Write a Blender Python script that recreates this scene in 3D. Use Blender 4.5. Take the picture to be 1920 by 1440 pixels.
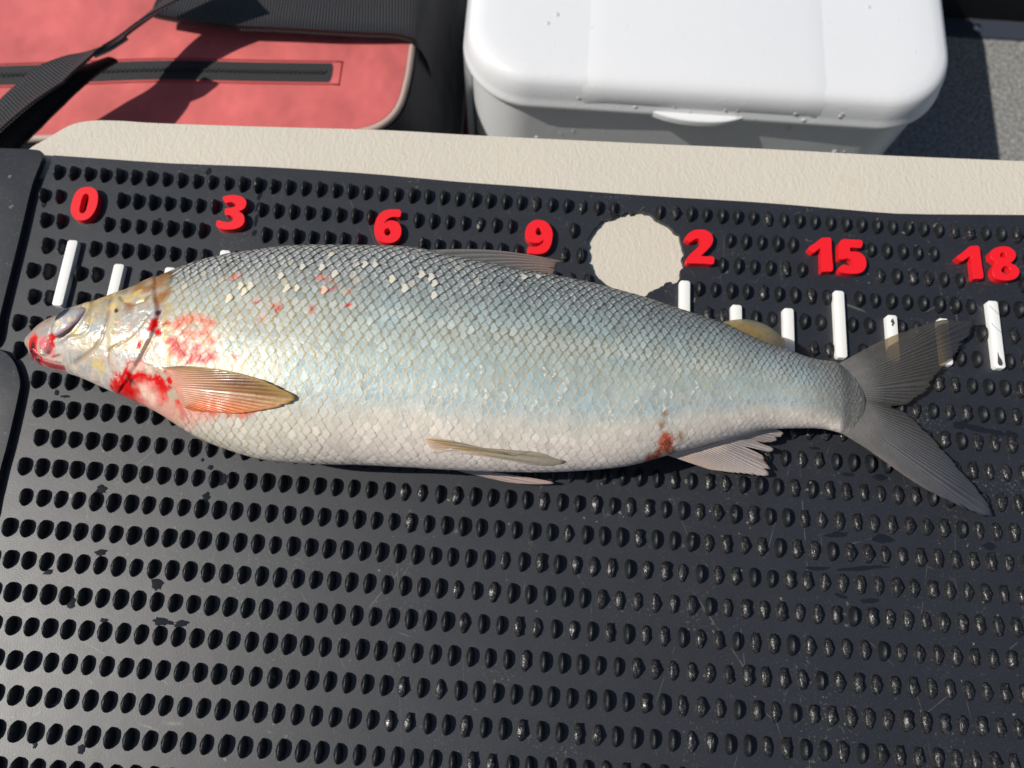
import bpy, bmesh, math, random, json
import numpy as np
from mathutils import Vector, Matrix
random.seed(7); rng = np.random.default_rng(11)
for o in list(bpy.data.objects): bpy.data.objects.remove(o)
scene = bpy.context.scene
COL = scene.collection
S = 0.001                                   # the plan is written in millimetres

# measured plan of the place, millimetres in the frame of the ruler mat
D = json.loads(r'''{"CAM":[[-0.134,-103.707,365.476],[[0.997775,-0.066514,0.004606],[0.064867,0.952445,-0.297727],[0.015416,0.297363,0.95464]]],"TOP":[[-220.0,10.4],[-216.0,15.2],[-212.0,17.4],[-208.0,19.1],[-204.0,20.2],[-200.0,21.4],[-196.0,22.8],[-192.0,24.4],[-188.0,26.2],[-184.0,28.2],[-180.0,30.0],[-176.0,31.6],[-172.0,33.3],[-168.0,35.1],[-164.0,37.2],[-160.0,39.8],[-156.0,41.8],[-152.0,43.6],[-148.0,45.7],[-144.0,47.6],[-140.0,49.1],[-136.0,50.3],[-132.0,51.4],[-128.0,52.4],[-124.0,53.2],[-120.0,54.0],[-116.0,54.9],[-112.0,55.9],[-108.0,56.7],[-104.0,57.2],[-100.0,57.6],[-96.0,58.0],[-92.0,58.3],[-88.0,58.5],[-84.0,58.7],[-80.0,59.0],[-76.0,59.2],[-72.0,59.5],[-68.0,59.7],[-64.0,59.9],[-60.0,60.0],[-56.0,60.1],[-52.0,60.1],[-48.0,59.9],[-44.0,59.4],[-40.0,58.4],[-36.0,57.6],[-32.0,57.1],[-28.0,56.6],[-24.0,56.1],[-20.0,55.6],[-16.0,55.1],[-12.0,54.6],[-8.0,54.1],[-4.0,53.7],[0.0,53.4],[4.0,53.0],[8.0,52.7],[12.0,52.4],[16.0,51.9],[20.0,51.5],[24.0,51.1],[28.0,50.7],[32.0,50.2],[36.0,49.5],[40.0,48.8],[44.0,48.1],[48.0,47.4],[52.0,46.7],[56.0,46.0],[60.0,45.0],[64.0,44.0],[68.0,43.0],[72.0,42.2],[76.0,41.4],[80.0,40.6],[84.0,39.8],[88.0,38.9],[92.0,38.0],[96.0,36.6],[100.0,35.0],[104.0,33.5],[108.0,32.0],[112.0,30.7],[116.0,29.9],[120.0,29.3],[124.0,28.5],[128.0,27.4],[132.0,26.3],[136.0,25.8],[140.0,25.7],[144.0,25.9],[148.0,25.9],[152.0,25.7],[156.0,25.5]],"BOT":[[-220.0,4.6],[-216.0,-0.6],[-212.0,-3.1],[-208.0,-4.6],[-204.0,-5.6],[-200.0,-6.4],[-196.0,-7.1],[-192.0,-8.2],[-188.0,-9.7],[-184.0,-11.2],[-180.0,-12.8],[-176.0,-14.3],[-172.0,-15.6],[-168.0,-16.9],[-164.0,-18.4],[-160.0,-19.9],[-156.0,-21.5],[-152.0,-23.3],[-148.0,-25.4],[-144.0,-27.5],[-140.0,-29.6],[-136.0,-31.5],[-132.0,-33.4],[-128.0,-34.8],[-124.0,-36.0],[-120.0,-37.1],[-116.0,-38.1],[-112.0,-39.0],[-108.0,-39.9],[-104.0,-40.3],[-100.0,-40.6],[-96.0,-40.9],[-92.0,-40.8],[-88.0,-40.7],[-84.0,-40.6],[-80.0,-40.5],[-76.0,-40.4],[-72.0,-40.2],[-68.0,-40.0],[-64.0,-39.7],[-60.0,-39.6],[-56.0,-39.5],[-52.0,-39.5],[-48.0,-39.4],[-44.0,-39.3],[-40.0,-39.3],[-36.0,-39.3],[-32.0,-39.3],[-28.0,-39.2],[-24.0,-39.1],[-20.0,-39.0],[-16.0,-38.9],[-12.0,-38.8],[-8.0,-38.6],[-4.0,-38.4],[0.0,-38.1],[4.0,-37.9],[8.0,-37.6],[12.0,-37.3],[16.0,-36.9],[20.0,-36.5],[24.0,-36.0],[28.0,-35.5],[32.0,-34.9],[36.0,-34.3],[40.0,-33.6],[44.0,-32.8],[48.0,-32.0],[52.0,-30.9],[56.0,-29.7],[60.0,-28.2],[64.0,-26.6],[68.0,-25.1],[72.0,-23.6],[76.0,-22.1],[80.0,-20.7],[84.0,-19.2],[88.0,-17.7],[92.0,-16.2],[96.0,-14.7],[100.0,-13.3],[104.0,-11.8],[108.0,-10.4],[112.0,-9.1],[116.0,-8.5],[120.0,-8.1],[124.0,-7.6],[128.0,-7.1],[132.0,-6.7],[136.0,-6.3],[140.0,-6.2],[144.0,-6.8],[148.0,-7.4],[152.0,-7.7],[156.0,-8.1]],"THICK":[[-220.3,8,23],[-214.0,18,24],[-202.7,28,27],[-187.4,36,29],[-167.7,42,31],[-150.9,47,32],[-122.5,54,33],[-87.4,58,33.5],[-52.3,58,33.5],[-17.1,57,33],[18.3,53,31],[54.5,46,28],[91.7,36,24],[122.4,26,20],[145.9,16,17],[164.4,1.2,15]],"DIGITS":{"zero":[[[-224.07,98.88],[-221.98,98.83],[-220.09,98.0],[-218.56,96.62],[-217.5,94.36],[-216.95,91.85],[-216.77,88.91],[-217.1,85.73],[-218.07,82.93],[-219.49,80.95],[-221.49,79.86],[-223.69,79.7],[-225.87,80.27],[-227.71,81.8],[-229.06,84.0],[-229.72,86.47],[-229.88,89.2],[-229.76,91.96],[-229.32,94.54],[-228.31,96.75],[-226.74,98.15]],[[-223.64,94.86],[-222.46,94.2],[-221.98,92.75],[-221.76,90.23],[-221.75,87.27],[-221.98,84.95],[-222.85,83.83],[-223.89,83.86],[-224.74,84.74],[-225.07,86.19],[-225.12,88.5],[-225.18,91.24],[-224.91,93.38],[-224.4,94.48]]],"three":[[[-154.88,97.77],[-153.01,98.97],[-150.47,99.58],[-147.82,99.57],[-145.46,99.0],[-143.56,97.75],[-142.41,95.93],[-142.34,93.82],[-143.18,92.06],[-144.51,91.02],[-145.37,90.53],[-143.95,89.9],[-142.72,88.73],[-141.83,86.7],[-141.67,84.63],[-142.23,82.92],[-143.68,81.57],[-145.75,80.58],[-148.64,80.06],[-151.62,80.05],[-154.24,80.69],[-155.05,81.56],[-155.47,83.4],[-155.3,84.56],[-154.32,84.84],[-152.35,84.26],[-150.06,84.01],[-148.46,84.44],[-147.51,85.45],[-147.5,86.5],[-148.45,87.68],[-150.02,88.09],[-151.29,87.89],[-152.12,88.88],[-152.55,90.32],[-152.31,91.6],[-150.69,92.04],[-148.89,92.49],[-147.73,93.42],[-147.63,94.48],[-148.6,95.26],[-150.52,95.43],[-152.66,94.75],[-153.55,95.53]]],"six":[[[-64.65,97.4],[-64.0,96.6],[-63.8,93.88],[-64.39,93.24],[-66.08,93.29],[-67.93,93.05],[-69.71,92.18],[-71.04,90.61],[-71.54,89.22],[-70.62,90.23],[-69.2,90.96],[-67.16,91.11],[-65.22,90.52],[-63.76,89.06],[-62.79,87.04],[-62.46,84.78],[-62.77,82.48],[-63.94,80.33],[-65.83,78.96],[-68.18,78.37],[-70.8,78.59],[-73.34,79.64],[-75.0,81.17],[-75.91,83.38],[-76.29,85.85],[-76.26,88.77],[-75.69,91.95],[-74.46,94.35],[-72.6,96.18],[-70.26,97.09],[-67.48,97.51]],[[-69.28,86.57],[-68.26,85.81],[-67.85,84.59],[-68.17,83.33],[-69.2,82.53],[-70.37,82.96],[-71.06,84.15],[-71.01,85.4],[-70.36,86.28]]],"nine":[[[1.14,80.22],[1.8,81.71],[4.02,81.77],[6.23,82.14],[8.02,83.4],[8.97,84.71],[9.0,85.85],[7.94,84.84],[6.5,83.91],[4.65,83.77],[2.58,84.14],[0.82,85.56],[-0.11,87.15],[-0.43,89.41],[-0.1,91.73],[0.89,93.89],[2.48,95.68],[4.48,96.78],[6.72,96.94],[8.81,96.57],[10.76,95.24],[12.25,93.47],[13.22,91.03],[13.54,88.35],[13.32,85.23],[12.71,82.51],[11.53,80.16],[9.76,78.6],[7.03,77.79],[3.89,77.66],[1.46,77.99]],[[6.3,92.61],[7.4,91.44],[8.05,89.82],[7.73,88.76],[6.64,88.26],[5.5,88.6],[4.87,89.8],[5.15,91.49]]],"two":[[[79.98,91.59],[80.82,93.32],[82.5,95.32],[84.75,96.74],[87.19,97.33],[89.63,97.41],[91.88,96.63],[93.55,95.08],[94.28,93.06],[94.07,90.76],[93.12,88.62],[91.42,86.43],[89.55,84.24],[88.24,82.71],[91.02,82.67],[93.8,82.7],[94.58,82.25],[94.71,80.52],[94.23,78.65],[90.25,78.47],[85.62,78.33],[81.37,78.29],[80.72,79.1],[80.63,80.11],[82.49,82.91],[85.09,85.77],[87.34,88.2],[88.18,89.71],[88.0,91.14],[86.98,92.31],[85.49,92.0],[83.99,91.06],[82.87,90.15],[81.56,90.67]]],"one":[[[142.23,90.96],[145.8,94.05],[149.49,97.2],[151.47,97.47],[153.35,97.61],[154.0,96.94],[153.99,91.38],[154.02,85.77],[154.05,79.88],[153.32,78.91],[150.88,78.69],[148.45,78.47],[148.45,82.36],[148.47,86.66],[148.42,91.41],[146.59,90.08],[144.56,88.53],[143.52,89.32]]],"five":[[[158.02,95.05],[159.91,97.15],[164.44,97.33],[169.16,97.35],[169.8,96.63],[169.55,94.26],[168.78,93.07],[166.13,92.88],[163.47,92.73],[163.31,91.74],[163.35,90.76],[165.99,90.74],[168.49,90.06],[170.33,88.25],[171.03,85.71],[170.75,82.91],[169.42,80.46],[167.39,79.03],[164.24,78.38],[160.75,78.34],[157.68,78.86],[156.81,80.61],[159.48,83.05],[161.79,82.68],[163.93,82.73],[164.42,84.38],[163.17,86.22],[161.25,86.62],[159.26,85.93],[157.62,86.35],[157.58,90.78]]],"one_b":[[[216.66,91.06],[220.53,94.48],[224.42,97.96],[226.42,98.23],[228.39,98.38],[229.0,97.59],[229.11,92.4],[229.18,86.8],[229.25,81.26],[228.47,80.35],[226.42,80.16],[224.37,80.05],[224.25,83.45],[224.22,87.73],[223.94,92.45],[221.72,90.89],[219.41,89.32],[218.02,90.08]]],"eight":[[[241.25,99.14],[244.17,98.92],[246.34,97.33],[247.16,95.22],[246.59,93.02],[244.97,90.96],[244.0,90.13],[245.92,89.09],[247.45,87.27],[247.8,85.37],[246.97,83.39],[245.19,81.56],[242.35,80.5],[239.6,80.2],[236.73,80.52],[234.75,81.87],[234.04,84.16],[234.29,86.32],[235.49,88.33],[236.71,89.6],[235.57,90.71],[234.19,92.33],[234.12,94.27],[234.81,96.06],[236.35,97.48],[238.64,98.62]],[[240.65,95.73],[241.77,95.26],[242.14,94.21],[241.49,92.86],[240.28,92.56],[239.36,93.03],[239.09,94.09],[239.71,95.22]],[[240.73,88.07],[242.44,87.76],[243.24,86.32],[242.64,84.57],[241.18,83.72],[239.68,84.14],[238.73,85.14],[238.85,86.22],[239.89,87.58]]]},"MAT_TOP":[[-248.0,118.0],[-220.1,117.9],[-186.7,117.8],[-142.4,119.2],[-109.0,119.5],[-75.6,119.2],[-36.6,118.0],[-8.9,117.8],[43.8,117.2],[79.7,117.2],[112.9,117.5],[138.6,117.2],[168.1,116.5],[190.1,116.2],[223.4,118.1],[256.8,120.3],[306.8,122.4]],"HOLE":[[30.82,84.16],[31.26,87.52],[31.73,90.07],[32.92,93.51],[34.21,94.66],[35.42,97.92],[37.64,99.57],[40.22,102.1],[42.86,102.93],[46.24,104.76],[47.74,105.56],[49.27,105.54],[51.15,106.53],[53.45,106.28],[54.95,107.37],[57.25,106.98],[59.14,107.77],[61.06,107.27],[63.36,106.28],[65.29,104.37],[66.82,103.71],[70.64,101.44],[74.83,98.7],[76.35,97.12],[77.87,94.7],[79.77,90.23],[80.34,85.28],[79.78,82.75],[80.16,79.48],[79.23,76.95],[79.05,74.08],[77.2,70.69],[75.17,68.32],[73.87,68.43],[72.94,69.37],[69.8,66.92],[66.13,64.24],[62.11,61.54],[59.18,60.13],[52.52,61.25],[48.8,62.59],[44.33,63.88],[39.08,66.32],[36.0,69.75],[34.02,73.27],[32.05,76.0],[31.23,77.99],[31.31,80.88]],"PLATE_A":[[-312.3,117.0],[-273.8,118.1],[-257.4,118.6],[-253.4,118.2],[-251.3,116.5],[-252.3,97.9],[-251.4,69.9],[-250.8,43.8],[-250.4,27.0],[-250.1,11.9],[-256.0,8.8],[-281.3,8.3]],"PLATE_B":[[-282.1,11.0],[-256.5,10.6],[-245.9,9.2],[-242.4,7.6],[-238.2,4.1],[-235.0,-0.7],[-232.4,-6.6],[-231.8,-12.6],[-231.4,-22.9],[-231.1,-37.1],[-231.3,-47.5],[-231.1,-59.7],[-232.0,-72.9],[-258.0,-73.4]],"TICK":[[-224.6],[-199.2],[-173.8],[-148.4],[-123.0],[-97.6],[-72.2],[-46.8],[-21.4],[4.0],[29.4],[54.8],[80.2],[105.6],[131.0],[156.4],[181.8],[207.2],[232.6]],"TICKY":[68.9,57.7,33.6],"NUB":[-250.74,103.48,7.96,13.876],"CUSH":[[-268.4,115.4],[-262.1,123.9],[-256.2,128.9],[-250.4,134.3],[-244.4,139.0],[-235.1,142.0],[-221.1,143.1],[-204.0,143.1],[-147.3,145.1],[-76.4,148.1],[-37.4,148.4],[43.2,149.9],[125.9,151.8],[188.6,152.6],[262.8,154.6],[314.2,155.8]],"F":{"opercle":[[-165.9,43.1],[-156.6,29.5],[-154.0,22.7],[-151.0,17.2],[-149.6,12.7],[-149.8,8.0],[-150.6,3.4],[-152.7,-1.4],[-155.3,-6.1],[-158.5,-9.8],[-161.4,-13.1],[-166.7,-15.6],[-173.1,-16.5]],"shoulder":[[-158.1,46.6],[-150.5,32.2],[-148.9,24.4],[-147.2,16.4],[-145.1,8.0],[-143.2,-1.0],[-143.4,-9.0],[-138.3,-15.5],[-133.9,-24.2],[-144.8,-27.7]],"preop":[[-176.4,24.8],[-174.5,18.8],[-172.8,13.2],[-172.8,7.8],[-173.9,2.6],[-177.3,-1.5],[-181.7,-3.9],[-188.2,-5.7]],"preop2":[[-172.4,23.0],[-170.1,15.7],[-169.5,10.6],[-169.8,5.4],[-169.0,-0.7]],"suture":[[-153.2,12.8],[-156.2,7.6],[-160.3,3.1],[-165.6,0.1],[-169.5,-1.8]],"subop":[[-169.5,-1.8],[-169.9,-6.8],[-168.1,-10.6],[-163.9,-13.3]],"cheek":[[-189.8,3.8],[-184.4,4.0],[-180.9,6.2],[-180.9,9.5],[-181.3,13.6]],"mouth":[[-214.7,0.6],[-211.2,-1.2],[-207.2,-3.5],[-202.0,-5.0],[-196.5,-6.0]],"jaw":[[-211.6,1.9],[-207.6,-1.8],[-201.2,-3.3],[-195.8,-2.9]],"toplid":[[-171.5,22.9],[-168.0,19.8],[-162.5,17.6],[-157.5,19.0],[-155.5,22.7]],"latline":[[-144.7,23.5],[-127.5,21.7],[-109.1,20.9],[-82.2,20.2],[-60.2,19.3],[-38.0,15.8],[-16.0,12.5],[5.9,10.7],[28.1,10.7],[50.8,10.0],[74.3,9.4],[98.7,9.2],[124.3,8.5],[149.1,9.0]],"blobs":[["blood",-211.6,3.8,3.6],["blood",-199.3,3.6,2.6],["blood",-212.1,-1.1,2.5],["blood",-211.0,-2.5,2.6],["blood",-198.9,1.8,2.0],["blood",-151.0,10.3,1.7],["blood",-151.0,8.0,1.7],["blood",-151.3,6.1,1.7],["dark",-150.2,13.2,1.7],["blood",-145.6,8.5,1.6],["blood",-148.3,5.2,1.6],["blood",-155.7,-0.9,1.7],["dark",-169.9,15.2,1.3],["blood",-158.0,-10.0,4.4],["blood",-159.3,-12.4,4.5],["blood",-158.6,-14.3,4.6],["blood",-155.7,-13.3,4.5],["blood",-151.1,-14.7,4.5],["blood",-147.9,-14.2,4.3],["blood",-145.9,-15.6,4.4],["blood",-162.9,-16.0,5.0],["blood",-167.2,-16.0,5.6],["blood",-158.2,-16.4,4.8],["blood",-146.2,-18.1,2.1],["blood",-144.4,-20.0,2.1],["blood",-141.3,-13.8,2.0],["blood",-138.1,-22.5,2.1],["blood",-136.1,-24.7,2.1],["blood",-135.7,-26.5,2.2],["blood",-146.9,-21.1,2.3],["dark",-157.4,-9.1,1.8],["dark",-160.2,-13.8,1.9],["pink",-155.4,-19.1,6.1],["pink",-150.7,-22.0,6.5],["pink",-142.3,-24.6,5.8],["pink",-135.8,-26.8,5.5],["pink",-131.4,-25.2,5.0],["pink",-125.3,-26.3,4.8],["pink",-150.5,-18.7,5.6],["blood2",-121.7,-25.3,3.0],["blood2",-114.8,-24.8,2.9],["blood2",-109.1,-25.4,2.9],["blood2",-105.8,-24.6,2.9],["blood2",-126.3,-23.8,3.1],["flesh",-158.4,-9.0,2.5],["flesh",-155.3,-8.7,2.5],["flesh",-150.8,-9.8,2.5],["flesh",-154.6,-17.5,2.9],["flesh",-151.1,-20.0,3.0],["stain",-140.8,8.0,3.0],["stain",-137.8,10.4,3.0],["stain",-134.4,10.9,3.0],["stain",-130.1,10.5,3.0],["stain",-126.0,9.3,3.0],["stain",-139.7,1.2,3.0],["stain",-135.9,-0.9,3.0],["stain",-131.9,3.5,3.0],["stain",-127.4,4.7,3.0],["stain",-135.6,4.6,3.0],["stain",-128.9,-0.9,3.0],["stain",-125.1,-3.1,3.0],["stain",-136.5,-5.2,3.1],["stain",-131.8,-5.7,3.0],["stain",-122.6,-5.2,2.9],["stain",-124.6,1.3,3.0],["stain",-141.5,-3.1,3.1],["blood",-130.9,-1.4,1.9],["blood",-129.4,-5.7,1.9],["blood",-127.4,-6.9,1.8],["blood",-132.1,-6.5,1.9],["blood",-122.6,-4.8,1.8],["blood",-125.7,-6.1,1.8],["blood",-124.6,-3.9,1.8],["blood",-135.5,-4.2,1.9],["blood",-139.4,-0.9,1.9],["blood",-142.0,1.2,1.9],["blood",-98.7,17.1,1.1],["blood",-99.8,15.8,1.1],["blood",-82.5,25.8,1.1],["blood",-78.5,27.2,1.1],["blood",-85.2,17.0,1.1],["blood",-70.8,20.0,1.1],["blood",-113.7,-4.8,1.1],["blood",-108.8,19.4,1.1],["stain",-101.2,17.5,2.0],["stain",-84.5,32.8,2.0],["stain",-79.8,31.7,2.0],["stain",-71.2,26.9,2.0],["stain",-105.2,12.5,2.0],["stain",-120.8,31.4,2.1],["rust",-154.4,29.3,3.5],["rust",-155.3,34.9,4.2],["rust",-148.9,23.0,3.2],["rust",-159.0,25.0,3.5],["rust",-163.6,27.2,4.0],["rust",-150.9,20.4,3.2],["rust",-164.8,16.8,3.3],["gold",-181.6,21.2,3.1],["gold",-184.6,19.2,3.0],["gold",-166.5,21.1,2.7],["gold",-163.5,23.3,2.8],["gold",-159.0,20.7,2.6],["gold",-177.8,23.9,3.3],["gold",-172.8,17.3,2.7],["gold",-186.1,6.3,2.6],["gold",-182.2,11.0,2.6],["gold",-176.6,-6.5,2.7],["gold",-174.2,-8.5,2.7],["dark",-211.5,3.3,2.0],["dark",-213.4,-0.1,2.2],["dark",-211.0,-1.9,2.1],["lipred",-202.7,1.3,2.9],["lipred",-205.3,2.9,3.7],["lipred",-200.9,-0.2,2.9],["vent",64.7,-22.5,3.4],["rust",61.5,-16.3,2.1],["rust",62.2,-12.1,2.1],["rust",70.7,-19.4,2.2],["rust",69.5,-24.5,2.1],["vent",62.0,-27.2,1.7],["vent",58.7,-28.6,1.6],["dark",65.3,-22.1,1.2],["rust",151.0,-8.2,1.5]],"glint_flakes":[[-94.7,39.2],[-81.8,35.9],[-87.3,40.1],[-67.5,40.1],[-63.8,39.7],[-57.3,35.8],[-44.5,38.6],[-40.5,37.3],[-38.8,34.0],[-48.0,30.1],[-36.6,28.7],[-103.6,33.4],[-97.9,26.6],[-95.2,27.8],[-83.5,27.3],[-85.4,46.2],[1.0,43.7],[4.9,44.2],[-112.5,26.0],[-115.6,24.6],[-121.3,19.7],[-118.5,27.2]],"eye":[-192.6,11.8,44.5],"snoutball":[-202.7,1.3,39.4]},"FN":{"caudal":[[[148.3,25.3,17.0],[152.5,20.9,17.0],[155.4,15.4,17.0],[156.7,9.6,17.0],[155.1,3.2,17.0],[151.1,-2.6,17.0],[146.5,-6.9,17.0]],[[167.3,37.5,14.0],[184.6,46.9,11.0],[201.6,54.1,9.0],[216.6,56.4,8.0],[220.7,56.0,7.0],[217.6,48.1,6.0],[212.2,40.9,6.0],[203.1,30.7,6.0],[199.1,26.4,6.0],[197.6,21.0,6.0],[189.0,14.9,6.0],[184.1,11.4,6.0],[176.0,9.2,7.0],[182.6,7.6,6.0],[189.6,1.6,6.0],[198.6,-8.2,6.0],[207.3,-19.2,6.0],[215.9,-29.9,6.0],[220.1,-38.4,6.0],[217.3,-39.8,6.0],[201.9,-34.6,6.5],[184.9,-27.0,8.0],[164.1,-15.1,13.0]]],"anal":[[[67.8,-24.0,21.0],[77.9,-20.6,20.0],[90.0,-16.4,19.0],[101.1,-12.2,18.0],[112.3,-8.5,17.0]],[[89.0,-27.6,13.0],[107.0,-27.8,9.0],[118.3,-26.9,7.0],[118.9,-23.4,7.0],[116.1,-20.1,7.0],[120.3,-15.0,8.0],[115.1,-13.1,9.0],[121.1,-11.2,9.0],[123.9,-8.0,11.0],[118.1,-6.9,14.0]]],"pectoral":[[[-144.4,-9.4,53.8],[-141.3,-11.8,54.0],[-139.3,-15.4,52.8],[-137.5,-19.8,50.9],[-135.4,-24.0,48.2]],[[-136.2,-9.0,56.6],[-122.1,-10.0,59.8],[-110.8,-11.7,60.8],[-99.6,-14.3,61.0],[-90.7,-17.6,59.9],[-86.7,-19.8,58.7],[-90.5,-22.3,57.4],[-99.2,-24.7,55.7],[-110.3,-26.4,53.6],[-121.7,-26.1,51.6],[-130.2,-25.6,49.2]]],"pelvic":[[[-35.4,-30.7,50.2],[-33.9,-32.7,48.7],[-31.9,-35.4,44.9]],[[-25.9,-30.8,50.9],[-17.2,-32.1,49.8],[-8.5,-33.2,47.8],[0.3,-34.3,45.3],[10.9,-32.0,25.0],[18.0,-33.3,23.0],[23.4,-34.2,20.0],[18.3,-35.7,20.0],[6.6,-36.2,22.0],[-3.9,-35.5,23.0],[-15.6,-34.3,25.0],[-24.7,-33.5,28.0]]],"pelvic_far":[[[-30.1,-33.4,16.0],[-28.3,-34.3,14.0],[-25.4,-35.2,12.0]],[[-13.6,-34.7,10.0],[0.9,-35.1,8.0],[13.1,-36.0,7.0],[21.0,-37.2,6.0],[10.9,-38.4,6.0],[-1.3,-38.4,7.0],[-15.9,-36.4,9.0]]],"dorsal":[[[-49.1,56.8,41.0],[-36.2,51.9,41.0],[-24.1,49.2,41.0],[-12.0,46.9,41.0],[-1.2,45.6,40.0],[7.2,44.6,39.0]],[[17.9,56.9,40.0],[15.6,55.9,39.5],[14.5,54.5,39.0],[13.9,52.3,39.0],[13.1,49.9,38.5]]],"adipose":[[[88.0,34.9,29.0],[96.4,31.8,29.0],[103.9,29.1,28.0],[112.5,26.3,27.0]],[[92.6,37.4,30.0],[101.1,39.0,30.0],[109.3,38.2,29.0],[116.1,35.2,28.0],[120.2,31.2,27.0],[119.9,27.2,26.0]]]},"WET":[[-179.5,-81.1,2.73,1.49],[-200.8,-90.9,2.0,1.31],[-187.8,-103.4,2.12,2.84],[-152.0,-93.1,2.99,2.46],[-147.5,-108.3,3.52,1.78],[-138.2,-108.8,3.16,1.46],[-171.8,-109.6,1.83,0.97],[-189.7,-160.6,1.07,1.23],[-170.2,-160.9,1.48,2.16],[-143.5,-108.6,2.11,0.81],[-216.2,-8.9,1.16,1.34],[-212.1,-10.6,2.49,0.67],[-185.4,-53.2,2.57,2.4],[-142.1,-36.4,0.81,0.94],[-137.8,-39.6,1.22,1.31],[-132.0,-44.6,2.83,2.79],[-137.4,-53.6,1.77,2.59],[-246.1,90.8,1.43,3.29],[-166.1,114.4,1.37,2.1],[-137.8,102.4,1.09,3.13],[-137.8,96.2,0.9,3.11],[-137.4,88.1,1.08,3.3],[-137.1,81.1,1.25,1.85],[-186.2,85.0,1.07,1.03],[211.9,4.8,3.83,1.96],[219.3,3.6,5.95,1.66],[227.6,2.4,5.95,1.47],[236.0,1.9,3.82,1.56],[156.9,-22.9,2.99,1.05],[171.8,-23.2,3.49,1.62],[141.8,-11.3,2.51,0.77],[150.0,-51.2,5.21,1.37],[171.4,-51.6,4.84,2.05],[140.3,-66.7,5.88,0.84],[159.4,-65.5,12.51,1.02],[163.3,-79.4,4.73,1.09],[219.6,-51.7,3.35,1.71],[150.7,-78.1,2.91,0.84]],"BG":{"bag_panel":[[-366.6,179.9],[-326.3,186.6],[-243.6,193.3],[-153.5,200.9],[-119.0,206.4],[-102.2,213.8],[-93.0,226.2],[-89.2,247.7],[-90.8,273.6],[-95.2,304.7],[-102.7,350.9],[-112.9,409.3]],"zip":[[-378.2,228.0],[-322.6,234.5],[-252.6,242.9],[-192.0,246.3],[-142.0,249.3],[-137.8,249.6]],"strap":[[-333.8,148.0,-52.0],[-317.6,168.6,-48.0],[-304.5,185.0,-46.0],[-292.0,200.1,-46.0],[-280.0,214.3,-48.0],[-272.7,225.0,-52.0],[-266.6,234.5,-56.0],[-257.0,249.3,-58.0],[-244.5,263.7,-58.0],[-228.6,277.0,-55.0],[-211.7,288.5,-50.0]],"pad":[[-258.6,273.9,-62.0],[-235.9,268.7,-60.0],[-210.4,265.5,-58.0],[-182.8,265.6,-58.0],[-156.0,267.8,-60.0],[-129.1,270.5,-62.0],[-105.9,275.9,-66.0],[-90.3,286.1,-74.0],[-84.5,302.3,-90.0],[-89.2,339.2,-130.0]],"slider":[[-270.5,217.3,-46.0],[-262.7,222.3,-46.0],[-253.7,230.9,-46.0]],"lid":[[-50.6,303.7],[277.5,329.6],[103.7,237.3],[40.1,279.8],[181.9,290.9],[75.5,238.3],[144.4,240.1]],"trim":[[374.9,454.4],[376.7,473.4],[408.1,467.3]]}}''')

# ------------------------------------------------------------------ camera
cam = bpy.data.cameras.new('camera'); camo = bpy.data.objects.new('camera', cam); COL.objects.link(camo)
cl, cr = D['CAM']
camo.matrix_world = Matrix([[cr[0][0], cr[0][1], cr[0][2], cl[0]*S], [cr[1][0], cr[1][1], cr[1][2], cl[1]*S],
                            [cr[2][0], cr[2][1], cr[2][2], cl[2]*S], [0, 0, 0, 1]])
cam.sensor_width = 36; cam.lens = 28.125; cam.clip_start = .01; cam.clip_end = 50
cam.dof.use_dof = True; cam.dof.focus_distance = .335; cam.dof.aperture_fstop = 9.5
scene.camera = camo
# ------------------------------------------------------------------ sky and sun
SUN_EL, SUN_OFF = math.radians(50), math.radians(9)
SV = Vector((-math.cos(SUN_EL)*math.cos(SUN_OFF), -math.cos(SUN_EL)*math.sin(SUN_OFF), math.sin(SUN_EL)))
world = bpy.data.worlds.new('World'); scene.world = world; world.use_nodes = True
wn = world.node_tree.nodes; wl = world.node_tree.links
sky = wn.new('ShaderNodeTexSky'); sky.sky_type = 'NISHITA'; sky.sun_disc = False
sky.sun_elevation = SUN_EL; sky.sun_rotation = math.atan2(SV.x, SV.y)
bgn = wn['Background']; bgn.inputs['Strength'].default_value = .068
wl.new(sky.outputs[0], bgn.inputs['Color'])
sl = bpy.data.lights.new('sun', 'SUN'); sl.energy = 4.6; sl.angle = math.radians(.53); sl.color = (1, .955, .88)
so = bpy.data.objects.new('sun', sl); COL.objects.link(so); so.rotation_euler = (-SV).to_track_quat('-Z', 'Y').to_euler()
so.location = SV*3
vs = scene.view_settings; vs.view_transform = 'Standard'; vs.look = 'None'; vs.gamma = 1; vs.exposure = -.06; vs.use_curve_mapping = False
scene.render.engine = 'CYCLES'

# ------------------------------------------------------------------ materials
def mat(name):
    m = bpy.data.materials.new(name); m.use_nodes = True
    return m, m.node_tree.nodes, m.node_tree.links, m.node_tree.nodes['Principled BSDF']
def N(nodes, t, **k):
    n = nodes.new('ShaderNode'+t)
    for a, b in k.items():
        if a in n.inputs.keys() if hasattr(n.inputs, 'keys') else False: n.inputs[a].default_value = b
        else: setattr(n, a, b)
    return n
def ramp(nodes, links, src, stops):
    r = nodes.new('ShaderNodeValToRGB'); e = r.color_ramp.elements
    while len(e) < len(stops): e.new(.5)
    for q, (p, c) in zip(e, stops):
        q.position = p; q.color = (c, c, c, 1) if not isinstance(c, tuple) else (*c, 1)
    links.new(src, r.inputs[0]); return r.outputs[0]
def noise(nodes, links, scale, detail=3, rough=.55, co=None, dist=0):
    n = nodes.new('ShaderNodeTexNoise'); n.inputs['Scale'].default_value = scale; n.inputs['Detail'].default_value = detail
    n.inputs['Roughness'].default_value = rough; n.inputs['Distortion'].default_value = dist
    if co: links.new(co, n.inputs['Vector'])
    return n.outputs['Fac']
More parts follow.
